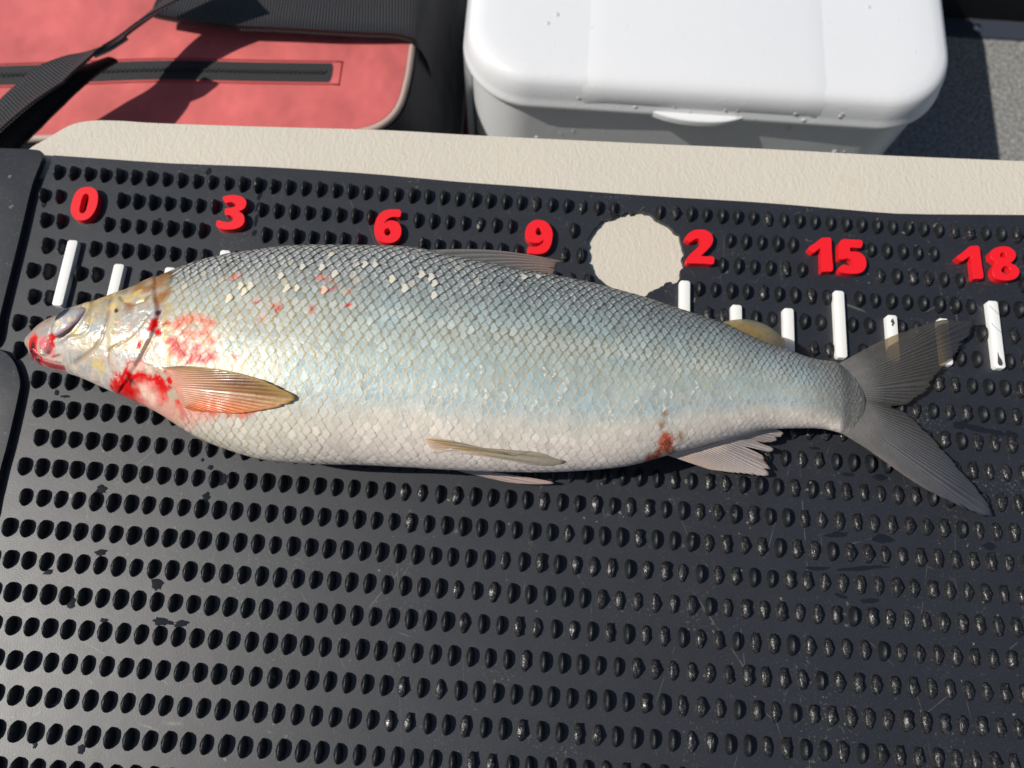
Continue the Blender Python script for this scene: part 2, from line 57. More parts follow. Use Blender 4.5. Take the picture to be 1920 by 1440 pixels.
def geo(nodes): return nodes.new('ShaderNodeNewGeometry').outputs['Position']
def objco(nodes): return nodes.new('ShaderNodeTexCoord').outputs['Object']
def mix(nodes, links, f, a, b):
    m = nodes.new('ShaderNodeMix'); m.data_type = 'RGBA'
    for s, v in ((0, f), (6, a), (7, b)):
        if isinstance(v, (float, int)): m.inputs[s].default_value = v
        elif isinstance(v, tuple): m.inputs[s].default_value = (*v, 1)
        else: links.new(v, m.inputs[s])
    return m.outputs[2]
def mth(nodes, links, op, a, b=0.):
    m = nodes.new('ShaderNodeMath'); m.operation = op
    for s, v in ((0, a), (1, b)):
        if isinstance(v, (float, int)): m.inputs[s].default_value = v
        else: links.new(v, m.inputs[s])
    return m.outputs[0]
def bump(nodes, links, h, strength, dist, bs, prev=None, sock='Normal'):
    b = nodes.new('ShaderNodeBump'); b.inputs['Strength'].default_value = strength; b.inputs['Distance'].default_value = dist
    links.new(h, b.inputs['Height'])
    if prev: links.new(prev, b.inputs['Normal'])
    if bs: links.new(b.outputs[0], bs.inputs[sock])
    return b.outputs[0]
def simple(name, c, rough, spec=.5, metal=0, var=.1, scale=300, bs=.15, bd=.0003):
    m, n, l, p = mat(name); co = geo(n)
    f = noise(n, l, scale, 4, .6, co)
    l.new(mix(n, l, f, tuple(v*(1-var) for v in c), tuple(min(1, v*(1+var)) for v in c)), p.inputs['Base Color'])
    p.inputs['Roughness'].default_value = rough; p.inputs['Specular IOR Level'].default_value = spec; p.inputs['Metallic'].default_value = metal
    if bs: bump(n, l, noise(n, l, scale*3, 3, .6, co), bs, bd, p)
    return m

def mat_rubber(name, nub=False):
    m, n, l, p = mat(name); co = geo(n)
    base = mix(n, l, noise(n, l, 45, 5, .6, co), (.012, .014, .019), (.021, .023, .029)) if not nub else mix(n, l, noise(n, l, 45, 5, .6, co), (.005, .006, .008), (.010, .011, .014))
    # dry dust and scuffs that lie on the rubber
    dn = noise(n, l, 28, 6, .7, co, .6); dust = ramp(n, l, dn, [(.53, 0.), (.68, 1.)])
    sp = noise(n, l, 700, 3, .6, co); spk = ramp(n, l, sp, [(.58, 0.), (.72, 1.)])
    d = mth(n, l, 'MULTIPLY', dust, spk)
    base = mix(n, l, mth(n, l, 'MULTIPLY', d, .9 if not nub else .3), base, (.20, .185, .165))
    fk = mth(n, l, 'MULTIPLY', ramp(n, l, noise(n, l, 240, 2, .5, co), [(.69, 0.), (.73, 1.)]), ramp(n, l, noise(n, l, 12, 2, .5, co), [(.45, 0.), (.6, 1.)]))
    base = mix(n, l, mth(n, l, 'MULTIPLY', fk, .6), base, (.28, .25, .22))
    grain = ramp(n, l, noise(n, l, 1600, 2, .5, co), [(.62, 0.), (.8, 1.)])
    base = mix(n, l, mth(n, l, 'MULTIPLY', grain, .5 if not nub else .15), base, (.16, .16, .165))
    if not nub:
        # long thin scratches: edges of big stretched cells
        mp = n.new('ShaderNodeMapping'); mp.inputs['Scale'].default_value = (1, .35, 1); mp.inputs['Rotation'].default_value = (0, 0, .25)
        l.new(co, mp.inputs[0])
        vo = n.new('ShaderNodeTexVoronoi'); vo.feature = 'DISTANCE_TO_EDGE'; vo.inputs['Scale'].default_value = 34; l.new(mp.outputs[0], vo.inputs['Vector'])
        line = ramp(n, l, vo.outputs['Distance'], [(0., 1.), (.0015, .8), (.004, 0.)])
        brk = ramp(n, l, noise(n, l, 70, 4, .7, co), [(.5, 0.), (.62, 1.)])
        ln = mth(n, l, 'MULTIPLY', line, brk)
        base = mix(n, l, mth(n, l, 'MULTIPLY', ln, .6), base, (.17, .165, .155))
    l.new(base, p.inputs['Base Color'])
    rr = mix(n, l, noise(n, l, 120, 4, .6, co), (.41, .41, .41), (.48, .48, .48)) if not nub else mix(n, l, noise(n, l, 900, 3, .6, co), (.34, .34, .34), (.55, .55, .55))
    l.new(rr, p.inputs['Roughness']); p.inputs['Specular IOR Level'].default_value = .62 if not nub else .4
    b1 = bump(n, l, noise(n, l, 1500, 3, .6, co), .22, .00025, None)
    if nub: bump(n, l, noise(n, l, 650, 3, .7, co, 1.2), .45, .0006, p, b1)
    else: bump(n, l, noise(n, l, 60, 2, .5, co), .1, .001, p, b1)
    return m
M = {}
M['rubber'] = mat_rubber('black_rubber'); M['nub'] = mat_rubber('black_rubber_nub', True)
def mat_worn():
    m, n, l, p = mat('worn_nub_rubber'); co = geo(n)
    f = ramp(n, l, noise(n, l, 800, 4, .7, co, .8), [(.52, 0.), (.66, 1.)])
    l.new(mix(n, l, f, (.012, .012, .014), (.07, .067, .06)), p.inputs['Base Color'])
    l.new(ramp(n, l, noise(n, l, 600, 3, .6, co), [(.3, .22), (.7, .5)]), p.inputs['Roughness'])
    bump(n, l, noise(n, l, 380, 3, .55, co, 1.0), .5, .0011, p)
    return m
M['worn'] = mat_worn()
def mat_wet():
    m, n, l, p = mat('wet_rubber'); p.inputs['Base Color'].default_value = (.012, .013, .016, 1); p.inputs['Roughness'].default_value = .07
    bump(n, l, noise(n, l, 500, 2, .5, geo(n)), .05, .0003, p); return m
M['wet'] = mat_wet()
M['red'] = simple('red_foam', (.78, .010, .018), .48, .4, 0, .08, 500, .12, .0002)
M['white_foam'] = simple('white_foam', (.80, .79, .76), .5, .4, 0, .04, 260, .15, .0002)
M['ink'] = simple('dark_stain', (.06, .06, .06), .5, .4)
def mat_vinyl():
    m, n, l, p = mat('beige_vinyl'); co = geo(n)
    mp = n.new('ShaderNodeMapping'); mp.inputs['Rotation'].default_value = (0, 0, -.9); mp.inputs['Scale'].default_value = (1, .55, 1); l.new(co, mp.inputs[0])
    nz = n.new('ShaderNodeTexNoise'); nz.inputs['Scale'].default_value = 120; l.new(co, nz.inputs['Vector'])
    add = n.new('ShaderNodeMixRGB'); add.blend_type = 'ADD'; add.inputs[0].default_value = .008; l.new(mp.outputs[0], add.inputs[1]); l.new(nz.outputs['Color'], add.inputs[2])
    vo = n.new('ShaderNodeTexVoronoi'); vo.feature = 'SMOOTH_F1'; vo.inputs['Scale'].default_value = 500; vo.inputs['Smoothness'].default_value = .6; l.new(add.outputs[0], vo.inputs['Vector'])
    w = noise(n, l, 300, 3, .6, add.outputs[0], 1.4)
    st = ramp(n, l, noise(n, l, 55, 5, .7, co), [(.6, 0.), (.78, 1.)])
    c = mix(n, l, noise(n, l, 14, 3, .5, co), (.55, .505, .425), (.63, .575, .48))
    c = mix(n, l, mth(n, l, 'MULTIPLY', st, .35), c, (.45, .37, .26))
    l.new(c, p.inputs['Base Color']); p.inputs['Roughness'].default_value = .42
    b = bump(n, l, vo.outputs['Distance'], .22, .0008, None)
    bump(n, l, w, .32, .0008, p, b); return m
M['vinyl'] = mat_vinyl()
def mat_fabric(name, c, rough, weave=1400, fade=.28):
    m, n, l, p = mat(name); co = geo(n)
    f = ramp(n, l, noise(n, l, 22, 4, .55, co, .4), [(.35, 0.), (.7, 1.)])
    l.new(mix(n, l, f, tuple(v*(1-fade) for v in c), c), p.inputs['Base Color'])
    p.inputs['Roughness'].default_value = rough; p.inputs['Specular IOR Level'].default_value = .25; p.inputs['Sheen Weight'].default_value = .15
    b = bump(n, l, noise(n, l, 16, 3, .5, co), .6, .012, None)
    wv = n.new('ShaderNodeTexWave'); wv.inputs['Scale'].default_value = weave/6; l.new(co, wv.inputs[0])
    bump(n, l, wv.outputs['Fac'], .2, .0005, p, b); return m
M['bag_red'] = mat_fabric('faded_red_canvas', (.68, .15, .145), .8)
M['bag_dark_red'] = mat_fabric('red_canvas', (.30, .02, .03), .8)
M['bag_black'] = mat_fabric('black_nylon', (.022, .022, .026), .6)
M['piping'] = simple('beige_piping', (.48, .36, .31), .55)
M['zip'] = simple('zip_tape', (.028, .028, .03), .7, .3, 0, .2, 900, .3, .0005)
M['stitch'] = simple('red_stitching', (.42, .05, .05), .7)
def mat_web():
    m, n, l, p = mat('black_webbing'); tc = n.new('ShaderNodeUVMap')
    wv = n.new('ShaderNodeTexWave'); wv.inputs['Scale'].default_value = 1.; wv.inputs['Distortion'].default_value = .4; l.new(tc.outputs[0], wv.inputs[0])
    p.inputs['Roughness'].default_value = .62; p.inputs['Specular IOR Level'].default_value = .4
    l.new(mix(n, l, wv.outputs['Fac'], (.014, .014, .016), (.045, .045, .05)), p.inputs['Base Color'])
    bump(n, l, wv.outputs['Fac'], .7, .0012, p); return m
M['web'] = mat_web()
M['plastic_black'] = simple('black_plastic', (.02, .02, .022), .35)
def mat_cooler():
    m, n, l, p = mat('white_cooler_plastic'); co = geo(n)
    sc = ramp(n, l, noise(n, l, 90, 6, .75, co, .5), [(.66, 0.), (.76, 1.)])
    l.new(mix(n, l, mth(n, l, 'MULTIPLY', sc, .5), (.70, .71, .725), (.42, .41, .38)), p.inputs['Base Color'])
    p.inputs['Roughness'].default_value = .3
    b = bump(n, l, noise(n, l, 18, 2, .5, co), .12, .004, None)
    bump(n, l, ramp(n, l, noise(n, l, 120, 3, .6, co), [(.62, 0.), (.66, 1.)]), .12, .0006, p, b); return m
M['cooler'] = mat_cooler()
def mat_carpet():
    m, n, l, p = mat('grey_marine_carpet'); co = geo(n)
    f = noise(n, l, 420, 4, .7, co); g = ramp(n, l, f, [(.38, (.13, .13, .12)), (.5, (.30, .30, .29)), (.64, (.52, .51, .48))])
    l.new(g, p.inputs['Base Color']); p.inputs['Roughness'].default_value = .95; p.inputs['Specular IOR Level'].default_value = .1
    bump(n, l, f, .9, .004, p); return m
M['carpet'] = mat_carpet()
M['panel_black'] = simple('black_panel', (.012, .012, .014), .7, .2)
M['trim'] = simple('shaded_trim', (.035, .042, .06), .8, .2)  # dark navy puts the shade on the strip into its colour
M['steel'] = simple('steel', (.5, .5, .52), .3, .5, 1)
def mat_water():
    m, n, l, p = mat('water_drop'); p.inputs['Base Color'].default_value = (.74, .75, .77, 1); p.inputs['Roughness'].default_value = .04
    p.inputs['Transmission Weight'].default_value = .25; p.inputs['IOR'].default_value = 1.33; return m
M['water'] = mat_water()

def mat_skin():
    m, n, l, p = mat('fish_skin'); co = geo(n)
    a = n.new('ShaderNodeAttribute'); a.attribute_name = 'col'
    f = noise(n, l, 500, 4, .65, co)
    l.new(mix(n, l, mth(n, l, 'MULTIPLY', mth(n, l, 'MULTIPLY', f, .6), a.outputs['Alpha']), a.outputs['Color'], mix(n, l, .55, a.outputs['Color'], (.30, .24, .15))), p.inputs['Base Color'])
    l.new(mth(n, l, 'MULTIPLY', a.outputs['Alpha'], .3), p.inputs['Metallic'])
    l.new(mth(n, l, 'ADD', mth(n, l, 'MULTIPLY', a.outputs['Alpha'], .14), .26), p.inputs['Roughness'])
    l.new(mth(n, l, 'ADD', mth(n, l, 'MULTIPLY', a.outputs['Alpha'], .35), .08), p.inputs['Coat Weight']); p.inputs['Coat Roughness'].default_value = .11; l.new(mth(n, l, 'ADD', mth(n, l, 'MULTIPLY', a.outputs['Alpha'], .3), .12), p.inputs['Specular IOR Level'])
    p.inputs['Subsurface Weight'].default_value = 0
    b = bump(n, l, noise(n, l, 170, 4, .6, co, .5), .35, .0022, p)
    bump(n, l, noise(n, l, 420, 3, .6, co, .8), .45, .0014, p, b, 'Coat Normal'); return m
M['skin'] = mat_skin()
def mat_scale():
    m, n, l, p = mat('fish_scale'); co = geo(n)
    a = n.new('ShaderNodeAttribute'); a.attribute_name = 'col'
    r = n.new('ShaderNodeAttribute'); r.attribute_name = 'rim'
    uv = n.new('ShaderNodeUVMap'); sx = n.new('ShaderNodeSeparateXYZ'); l.new(uv.outputs[0], sx.inputs[0])
    v = mth(n, l, 'ADD', sx.outputs[1], mth(n, l, 'MULTIPLY', mth(n, l, 'SUBTRACT', noise(n, l, 1300, 2, .6, co), .5), .12))
    tz = n.new('ShaderNodeAttribute'); tz.attribute_name = 'tone'
    en = ramp(n, l, mth(n, l, 'ADD', mth(n, l, 'MULTIPLY', noise(n, l, 260, 3, .6, co), .8), mth(n, l, 'MULTIPLY', tz.outputs['Fac'], .35)), [(.30, .6), (.62, 1.)])
    side = ramp(n, l, sx.outputs[0], [(.42, 1.), (.58, .72)])
    edge = mth(n, l, 'MULTIPLY', mth(n, l, 'MULTIPLY', ramp(n, l, v, [(.42, 1.), (.52, 0.), (.84, 0.), (.93, 1.)]), en), mth(n, l, 'MAXIMUM', side, ramp(n, l, v, [(.5, 1.), (.6, 0.)])))
    f = noise(n, l, 900, 3, .7, co)
    c = mix(n, l, mth(n, l, 'MULTIPLY', mth(n, l, 'MULTIPLY', f, .5), a.outputs['Alpha']), a.outputs['Color'], mix(n, l, .5, a.outputs['Color'], (.7, .68, .6)))
    c = mix(n, l, edge, c, r.outputs['Color'])
    lip = mth(n, l, 'MULTIPLY', ramp(n, l, v, [(.66, 0.), (.76, 1.), (.84, 1.), (.90, 0.)]), ramp(n, l, noise(n, l, 700, 2, .6, co), [(.45, 0.), (.58, 1.)]))  # pale highlight painted just inside the trailing edge
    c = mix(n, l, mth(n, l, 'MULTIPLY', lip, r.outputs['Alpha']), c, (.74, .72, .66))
    l.new(c, p.inputs['Base Color'])
    l.new(mth(n, l, 'MULTIPLY', a.outputs['Alpha'], .2), p.inputs['Metallic'])
    p.inputs['Roughness'].default_value = .47
    p.inputs['Coat Weight'].default_value = .12; p.inputs['Coat Roughness'].default_value = .18; p.inputs['Specular IOR Level'].default_value = .3
    b = bump(n, l, noise(n, l, 380, 3, .6, co), .25, .0012, p)
    bump(n, l, noise(n, l, 700, 3, .6, co), .4, .0009, p, b, 'Coat Normal'); return m
M['scale'] = mat_scale()
def mat_fin():
    m, n, l, p = mat('fish_fin'); co = geo(n)
    a = n.new('ShaderNodeAttribute'); a.attribute_name = 'col'
    l.new(a.outputs['Color'], p.inputs['Base Color']); p.inputs['Roughness'].default_value = .45; p.inputs['Coat Weight'].default_value = .2; p.inputs['Coat Roughness'].default_value = .15
    bump(n, l, noise(n, l, 500, 3, .6, co), .25, .0008, p)
    t = n.new('ShaderNodeBsdfTransparent'); t.inputs[0].default_value = (.965, .86, .64, 1)
    mx = n.new('ShaderNodeMixShader'); l.new(a.outputs['Alpha'], mx.inputs[0]); l.new(t.outputs[0], mx.inputs[1]); l.new(p.outputs[0], mx.inputs[2])
    l.new(mx.outputs[0], n['Material Output'].inputs['Surface']); return m
M['fin'] = mat_fin()
def mat_eye():
    m, n, l, p = mat('fish_eye'); a = n.new('ShaderNodeAttribute'); a.attribute_name = 'col'
    f = ramp(n, l, noise(n, l, 330, 4, .65, geo(n), 1.), [(.48, 0.), (.62, 1.)])
    l.new(mix(n, l, mth(n, l, 'MULTIPLY', f, a.outputs['Alpha']), a.outputs['Color'], (.80, .66, .36)), p.inputs['Base Color'])
    p.inputs['Roughness'].default_value = .25; p.inputs['Coat Weight'].default_value = .8; p.inputs['Coat Roughness'].default_value = .04; return m
M['eye'] = mat_eye()

# ------------------------------------------------------------------ mesh helpers
def tag(o, label=None, cat=None, group=None, kind=None):
    if label: o['label'] = label
    if cat: o['category'] = cat
    if group: o['group'] = group
    if kind: o['kind'] = kind
    return o
def link(name, me, m, parent=None):
    o = bpy.data.objects.new(name, me); COL.objects.link(o)
    if m and not me.materials: me.materials.append(m)
    if parent:
        o.parent = parent; o.matrix_parent_inverse = parent.matrix_world.inverted()
    return o
def meshdata(name, V, Fc, smooth=True):
    me = bpy.data.meshes.new(name); me.from_pydata([tuple(v) for v in (np.asarray(V, float)*S)], [], Fc); me.update()
    if smooth: me.polygons.foreach_set('use_smooth', [True]*len(me.polygons))
    return me
def make(name, V, Fc, m, parent=None, smooth=True): return link(name, meshdata(name, V, Fc, smooth), m, parent)
def setcol(me, name, rgba):
    a = me.attributes.new(name, 'FLOAT_COLOR', 'POINT'); a.data.foreach_set('color', np.asarray(rgba, np.float32).ravel())
def empty(name, loc):
    o = bpy.data.objects.new(name, None); COL.objects.link(o); o.empty_display_size = .01; o.location = [v*S for v in loc]
    bpy.context.view_layer.update(); return o
def cr(pts, k=4, closed=True):               # centripetal Catmull-Rom
    P = [np.array(p, float) for p in pts]; n = len(P); out = []
    for i in range(n if closed else n-1):
        p0, p1, p2, p3 = (P[(i+j) % n] if closed else P[min(max(i+j, 0), n-1)] for j in (-1, 0, 1, 2))
        d1 = max(np.linalg.norm(p1-p0)**.5, 1e-4); d2 = max(np.linalg.norm(p2-p1)**.5, 1e-4); d3 = max(np.linalg.norm(p3-p2)**.5, 1e-4)
        m1 = (p1-p0)/d1-(p2-p0)/(d1+d2)+(p2-p1)/d2; m2 = (p2-p1)/d2-(p3-p1)/(d2+d3)+(p3-p2)/d3
        m1 *= d2; m2 *= d2
        for j in range(k):
            t = j/k; out.append((2*t**3-3*t**2+1)*p1+(t**3-2*t**2+t)*m1+(-2*t**3+3*t**2)*p2+(t**3-t**2)*m2)
    if not closed: out.append(P[-1])
    return out
def prism(name, loops, z0, z1, m, parent=None, bev=0, seg=2, smooth=False):
    bm = bmesh.new(); es = []
    for lp in loops:
        vs_ = [bm.verts.new((p[0]*S, p[1]*S, z1*S)) for p in lp]
        es += [bm.edges.new((vs_[i], vs_[(i+1) % len(vs_)])) for i in range(len(vs_))]
    bmesh.ops.triangle_fill(bm, use_beauty=True, use_dissolve=False, edges=es, normal=(0, 0, 1))
    bmesh.ops.recalc_face_normals(bm, faces=bm.faces)
    if sum(f.normal.z for f in bm.faces) < 0: bmesh.ops.reverse_faces(bm, faces=bm.faces)
    top = list(bm.faces); r = bmesh.ops.extrude_face_region(bm, geom=top)
    nv = [v for v in r['geom'] if isinstance(v, bmesh.types.BMVert)]
    # the original faces become the bottom: move them down, keep the new ones on top
    for f in top: f.normal_flip()
    newset = set(nv)
    for v in bm.verts:
        if v not in newset: v.co.z = z0*S
    bmesh.ops.recalc_face_normals(bm, faces=bm.faces)
    if bev:
        te = [e for e in bm.edges if all(v.co.z > (z1-.001)*S for v in e.verts) and any(abs(f.normal.z) < .5 for f in e.link_faces)]
        bmesh.ops.bevel(bm, geom=te, offset=bev*S, segments=seg, profile=.5, affect='EDGES', clamp_overlap=True)
    me = bpy.data.meshes.new(name); bm.to_mesh(me); bm.free()
    if smooth:
        me.polygons.foreach_set('use_smooth', [True]*len(me.polygons))
        me.set_sharp_from_angle(angle=math.radians(40))
    return link(name, me, m, parent)
def tube(name, pts, rad, m, parent=None, n=8):
    P = [np.array(p, float) for p in pts]; V = []; Fc = []
    for i, p in enumerate(P):
        t = P[min(i+1, len(P)-1)]-P[max(i-1, 0)]; t /= np.linalg.norm(t)
        u = np.cross(t, (0, 0, 1.)); u = u/np.linalg.norm(u) if np.linalg.norm(u) > 1e-3 else np.array((1., 0, 0)); w = np.cross(u, t)
        for k in range(n): V.append(p+rad*(math.cos(2*math.pi*k/n)*u+math.sin(2*math.pi*k/n)*w))
    for i in range(len(P)-1):
        for k in range(n): Fc.append((i*n+k, i*n+(k+1) % n, (i+1)*n+(k+1) % n, (i+1)*n+k))
    Fc.append(tuple(range(n))[::-1]); Fc.append(tuple(range((len(P)-1)*n, len(P)*n)))
    return make(name, V, Fc, m, parent)
def inside(p, poly):
    c = False; j = len(poly)-1
    for i in range(len(poly)):
        if (poly[i][1] > p[1]) != (poly[j][1] > p[1]) and p[0] < (poly[j][0]-poly[i][0])*(p[1]-poly[i][1])/(poly[j][1]-poly[i][1])+poly[i][0]: c = not c
        j = i
    return c
def pdist(p, poly):
    a = np.array(poly); b = np.roll(a, -1, 0); d = b-a; t = np.clip(((p-a)*d).sum(1)/np.maximum((d*d).sum(1), 1e-9), 0, 1)
    return np.linalg.norm(p-(a+d*t[:, None]), axis=1).min()
_R = rng.random((256, 256))
def vn(x, y):
    xi = np.floor(x).astype(int); yi = np.floor(y).astype(int); fx = x-xi; fy = y-yi; fx = fx*fx*(3-2*fx); fy = fy*fy*(3-2*fy)
    g = lambda a, b: _R[a % 256, b % 256]
    return (g(xi, yi)*(1-fx)+g(xi+1, yi)*fx)*(1-fy)+(g(xi, yi+1)*(1-fx)+g(xi+1, yi+1)*fx)*fy
def fbm(x, y, o=4):
    s = 0; a = .5
    for k in range(o): s = s+a*vn(x*2**k+17*k, y*2**k+31*k); a *= .5
    return s/(1-.5**o)
def sst(a, b, x): t = np.clip((x-a)/(b-a), 0, 1); return t*t*(3-2*t)

# ------------------------------------------------------------------ setting
def slab(name, x0, x1, y0, y1, z0, z1, m, parent=None, bev=0):
    return prism(name, [[(x0, y0), (x1, y0), (x1, y1), (x0, y1)]], z0, z1, m, parent, bev)
DECK = -245
tag(slab('boat_deck', -900, 1100, -700, 900, DECK-8, DECK, M['carpet']), kind='structure')
tag(slab('bulkhead', 200, 1000, 476, 520, DECK, -60, M['panel_black']), kind='structure')
tr = tag(slab('deck_trim', 300, 700, 454, 474, DECK, DECK+2.5, M['trim'], bev=.8), 'trim strip with a screw along the bulkhead, its shade painted in as navy', 'trim')
def dome(c, r, h, n=10, rings=3):
    V = []; Fc = []
    for k in range(rings):
        a = math.pi/2*k/rings
        for i in range(n): V.append((c[0]+r*math.cos(a)*math.cos(2*math.pi*i/n), c[1]+r*math.cos(a)*math.sin(2*math.pi*i/n), c[2]+h*math.sin(a)))
    V.append((c[0], c[1], c[2]+h))
    for k in range(rings-1):
        for i in range(n): Fc.append((k*n+i, k*n+(i+1) % n, (k+1)*n+(i+1) % n, (k+1)*n+i))
    for i in range(n): Fc.append(((rings-1)*n+i, (rings-1)*n+(i+1) % n, rings*n))
    return V, Fc
V, Fc = dome((408, 465, DECK+2.5), 4, 2.2, 14, 4); make('screw', V, Fc, M['steel'], tr)

# seat cushion under the mat
cu = cr(D['CUSH'], 3, False); cu = [tuple(p) for p in cu]
tag(prism('seat_cushion', [[(-330, -330)]+[(-330, 105)]+cu+[(330, -330)]], -70, -2.7, M['vinyl'], None, 7, 5, True),
    'beige grained vinyl boat seat cushion under the black mat', 'cushion')

# ------------------------------------------------------------------ rubber mat
mat_root = empty('rubber_mat', (0, 0, -2.5))
tag(mat_root, 'black nubbed rubber mat lying on the beige cushion with a ragged round hole', 'mat')
hole = []
hp = cr(D['HOLE'], 3)
for i, p in enumerate(hp): hole.append((p[0]+random.uniform(-.3, .3)+.5*math.sin(i*.9), p[1]+random.uniform(-.3, .3)+.5*math.cos(i*.7)))
topc = [tuple(p) for p in cr(D['MAT_TOP'], 2, False)]
outer = [(-285, -300), (-285, 100), (-249, 104)]+topc+[(318, -300)]
base = prism('mat_sheet', [outer, hole], -2.5, 0, M['rubber'], mat_root)
for k in ('PLATE_A', 'PLATE_B'):
    prism('raised_border', [[tuple(p) for p in cr(D[k], 4)]], 0.02, 3.4, M['rubber'], mat_root, .9, 3, True)

DIG = {k: [[tuple(p) for p in lp] for lp in v] for k, v in D['DIGITS'].items()}
TX = [t[0] for t in D['TICK']]; TYL, TYS, TYB = D['TICKY']
ticks = [(0, 1), (1, 0), (2, 0), (3, 1), (12, 1), (13, 0), (14, 0), (15, 1), (16, 0), (17, 0), (18, 1)]
# nubs
def nub_mesh(w, L, h, worn, sd):
    r = random.Random(sd); n = 10; V = []; Fc = []
    for k, (sx, sy, sz) in enumerate(((1, 1, -.08), (.74 if not worn else .88, .88 if not worn else .93, .62), (.15 if not worn else .62, .6 if not worn else .8, .95))):
        for i in range(n):
            t = 2*math.pi*i/n; c = math.cos(t); s = math.sin(t)
            x = w*sx*c*abs(c)**.25; y = L*sy*s; z = h*sz
            if k == 1: z = h*.62*(1-.35*s*s)
            if k == 2: z = h*(.97-.10*s*s)
            if worn and k: x += r.uniform(-.16, .16)*w*(k-.6); y += r.uniform(-.12, .12)*L*(k-.7); z += r.uniform(-.26, .1)*h*(k-.75)
            V.append((x, y, z))
    V.append((0, 0, h*(1 if not worn else r.uniform(.62, .95))))
    for k in range(2):
        for i in range(n): Fc.append((k*n+i, k*n+(i+1) % n, (k+1)*n+(i+1) % n, (k+1)*n+i))
    for i in range(n): Fc.append((2*n+i, 2*n+(i+1) % n, 3*n))
    return V, Fc
GV = [nub_mesh(2.15, 4.6, h, False, i) for i, h in enumerate((4.4, 4.7, 5.0))]
WV = [nub_mesh(2.15, 4.55, 2.5+1.1*((i*37) % 10)/10, True, 50+i) for i in range(14)]
ox, oy, pit, rowp = D['NUB']
nubs = []
digpoly = [v[0] for v in DIG.values()]
for rw in range(1, 25):
    for i in range(-6, 74):
        x = ox+(i+.5*((rw-1) % 2))*pit; y = oy-rowp*(rw-1)+4.25
        if x > 312 or y < -292: continue
        p = np.array((x, y))
        if x < -286: continue
        bad = inside(p, hole) or pdist(p, hole) < 1.6
        if not bad:
            for k in ('PLATE_A', 'PLATE_B'):
                if inside(p, D[k]) or pdist(p, D[k]) < 4.6: bad = True
        if not bad:
            for dp in digpoly:
                a = np.array(dp)
                if a[:, 0].min()-5 < x < a[:, 0].max()+5 and a[:, 1].min()-6 < y < a[:, 1].max()+6 and (inside(p, dp) or pdist(p, dp) < 4.2): bad = True
            for ti, lg in ticks:
                if abs(x-TX[ti]) < 4.9 and TYB-4 < y < (TYL if lg else TYS)+4.2: bad = True
        if bad: continue
        wp = float(np.clip((x+60)/260, 0, 1)*(.12+.88*np.clip((50-y)/110, 0, 1)))
        worn = random.random() < wp*1.05 or (x > 40 and y < 30 and random.random() < .12)
        nubs.append((x, y, worn))
nubs.sort(key=lambda q: (q[1], abs(q[0])))
inview = [q for q in nubs if -176 < q[1] and abs(q[0]) < 232]; big = set(inview[:300])
gme = [meshdata('nub', v, f) for v, f in GV]; wme = [meshdata('nub', v, f) for v, f in WV]
for m_ in gme: m_.materials.append(M['nub'])
for m_ in wme: m_.materials.append(M['worn'])
SV_, SF_, WV_, WF_ = [], [], [], []
for x, y, worn in nubs:
    ri = random.randrange(14); sc = random.uniform(.94, 1.06); rz = random.uniform(-.05, .05)+.0
    if (x, y, worn) in big:
        me = wme[ri] if worn else gme[ri % 3]
        o = bpy.data.objects.new('nub', me); COL.objects.link(o); o.parent = mat_root
        o.location = (x*S, y*S, 2.5*S); o.rotation_euler = (0, 0, rz); o.scale = (sc, sc, sc)
    else:
        v, f = (WV[ri] if worn else GV[ri % 3]); TV, TF = (WV_, WF_) if worn else (SV_, SF_)
        b = len(TV); c, s_ = math.cos(rz)*sc, math.sin(rz)*sc
        TV += [(x+c*a-s_*d, y+s_*a+c*d, e*sc) for a, d, e in v]; TF += [tuple(q+b for q in ff) for ff in f]
tag(make('small_nubs', SV_, SF_, M['nub'], mat_root), kind='stuff'); tag(make('worn_nubs', WV_, WF_, M['worn'], mat_root), kind='stuff')
# wet smears: thin films of water on the rubber
V, Fc = [], []
for x, y, a, b in D['WET']:
    n = 26; ph = random.uniform(0, 9); b0 = len(V); ang = random.uniform(-.25, .25)
    V.append((x, y, .16))
    for i in range(n):
        t = 2*math.pi*i/n; k = .72+.55*float(vn(np.array(2.2*math.cos(t)+ph), np.array(2.2*math.sin(t)+ph*2)))+random.uniform(-.1, .1)
        u, w = a*k*math.cos(t), b*k*math.sin(t)
        V.append((x+u*math.cos(ang)-w*math.sin(ang), y+u*math.sin(ang)+w*math.cos(ang), .05))
    Fc += [(b0, b0+1+i, b0+1+(i+1) % n) for i in range(n)]
tag(make('water_film', V, Fc, M['wet'], mat_root), kind='stuff')

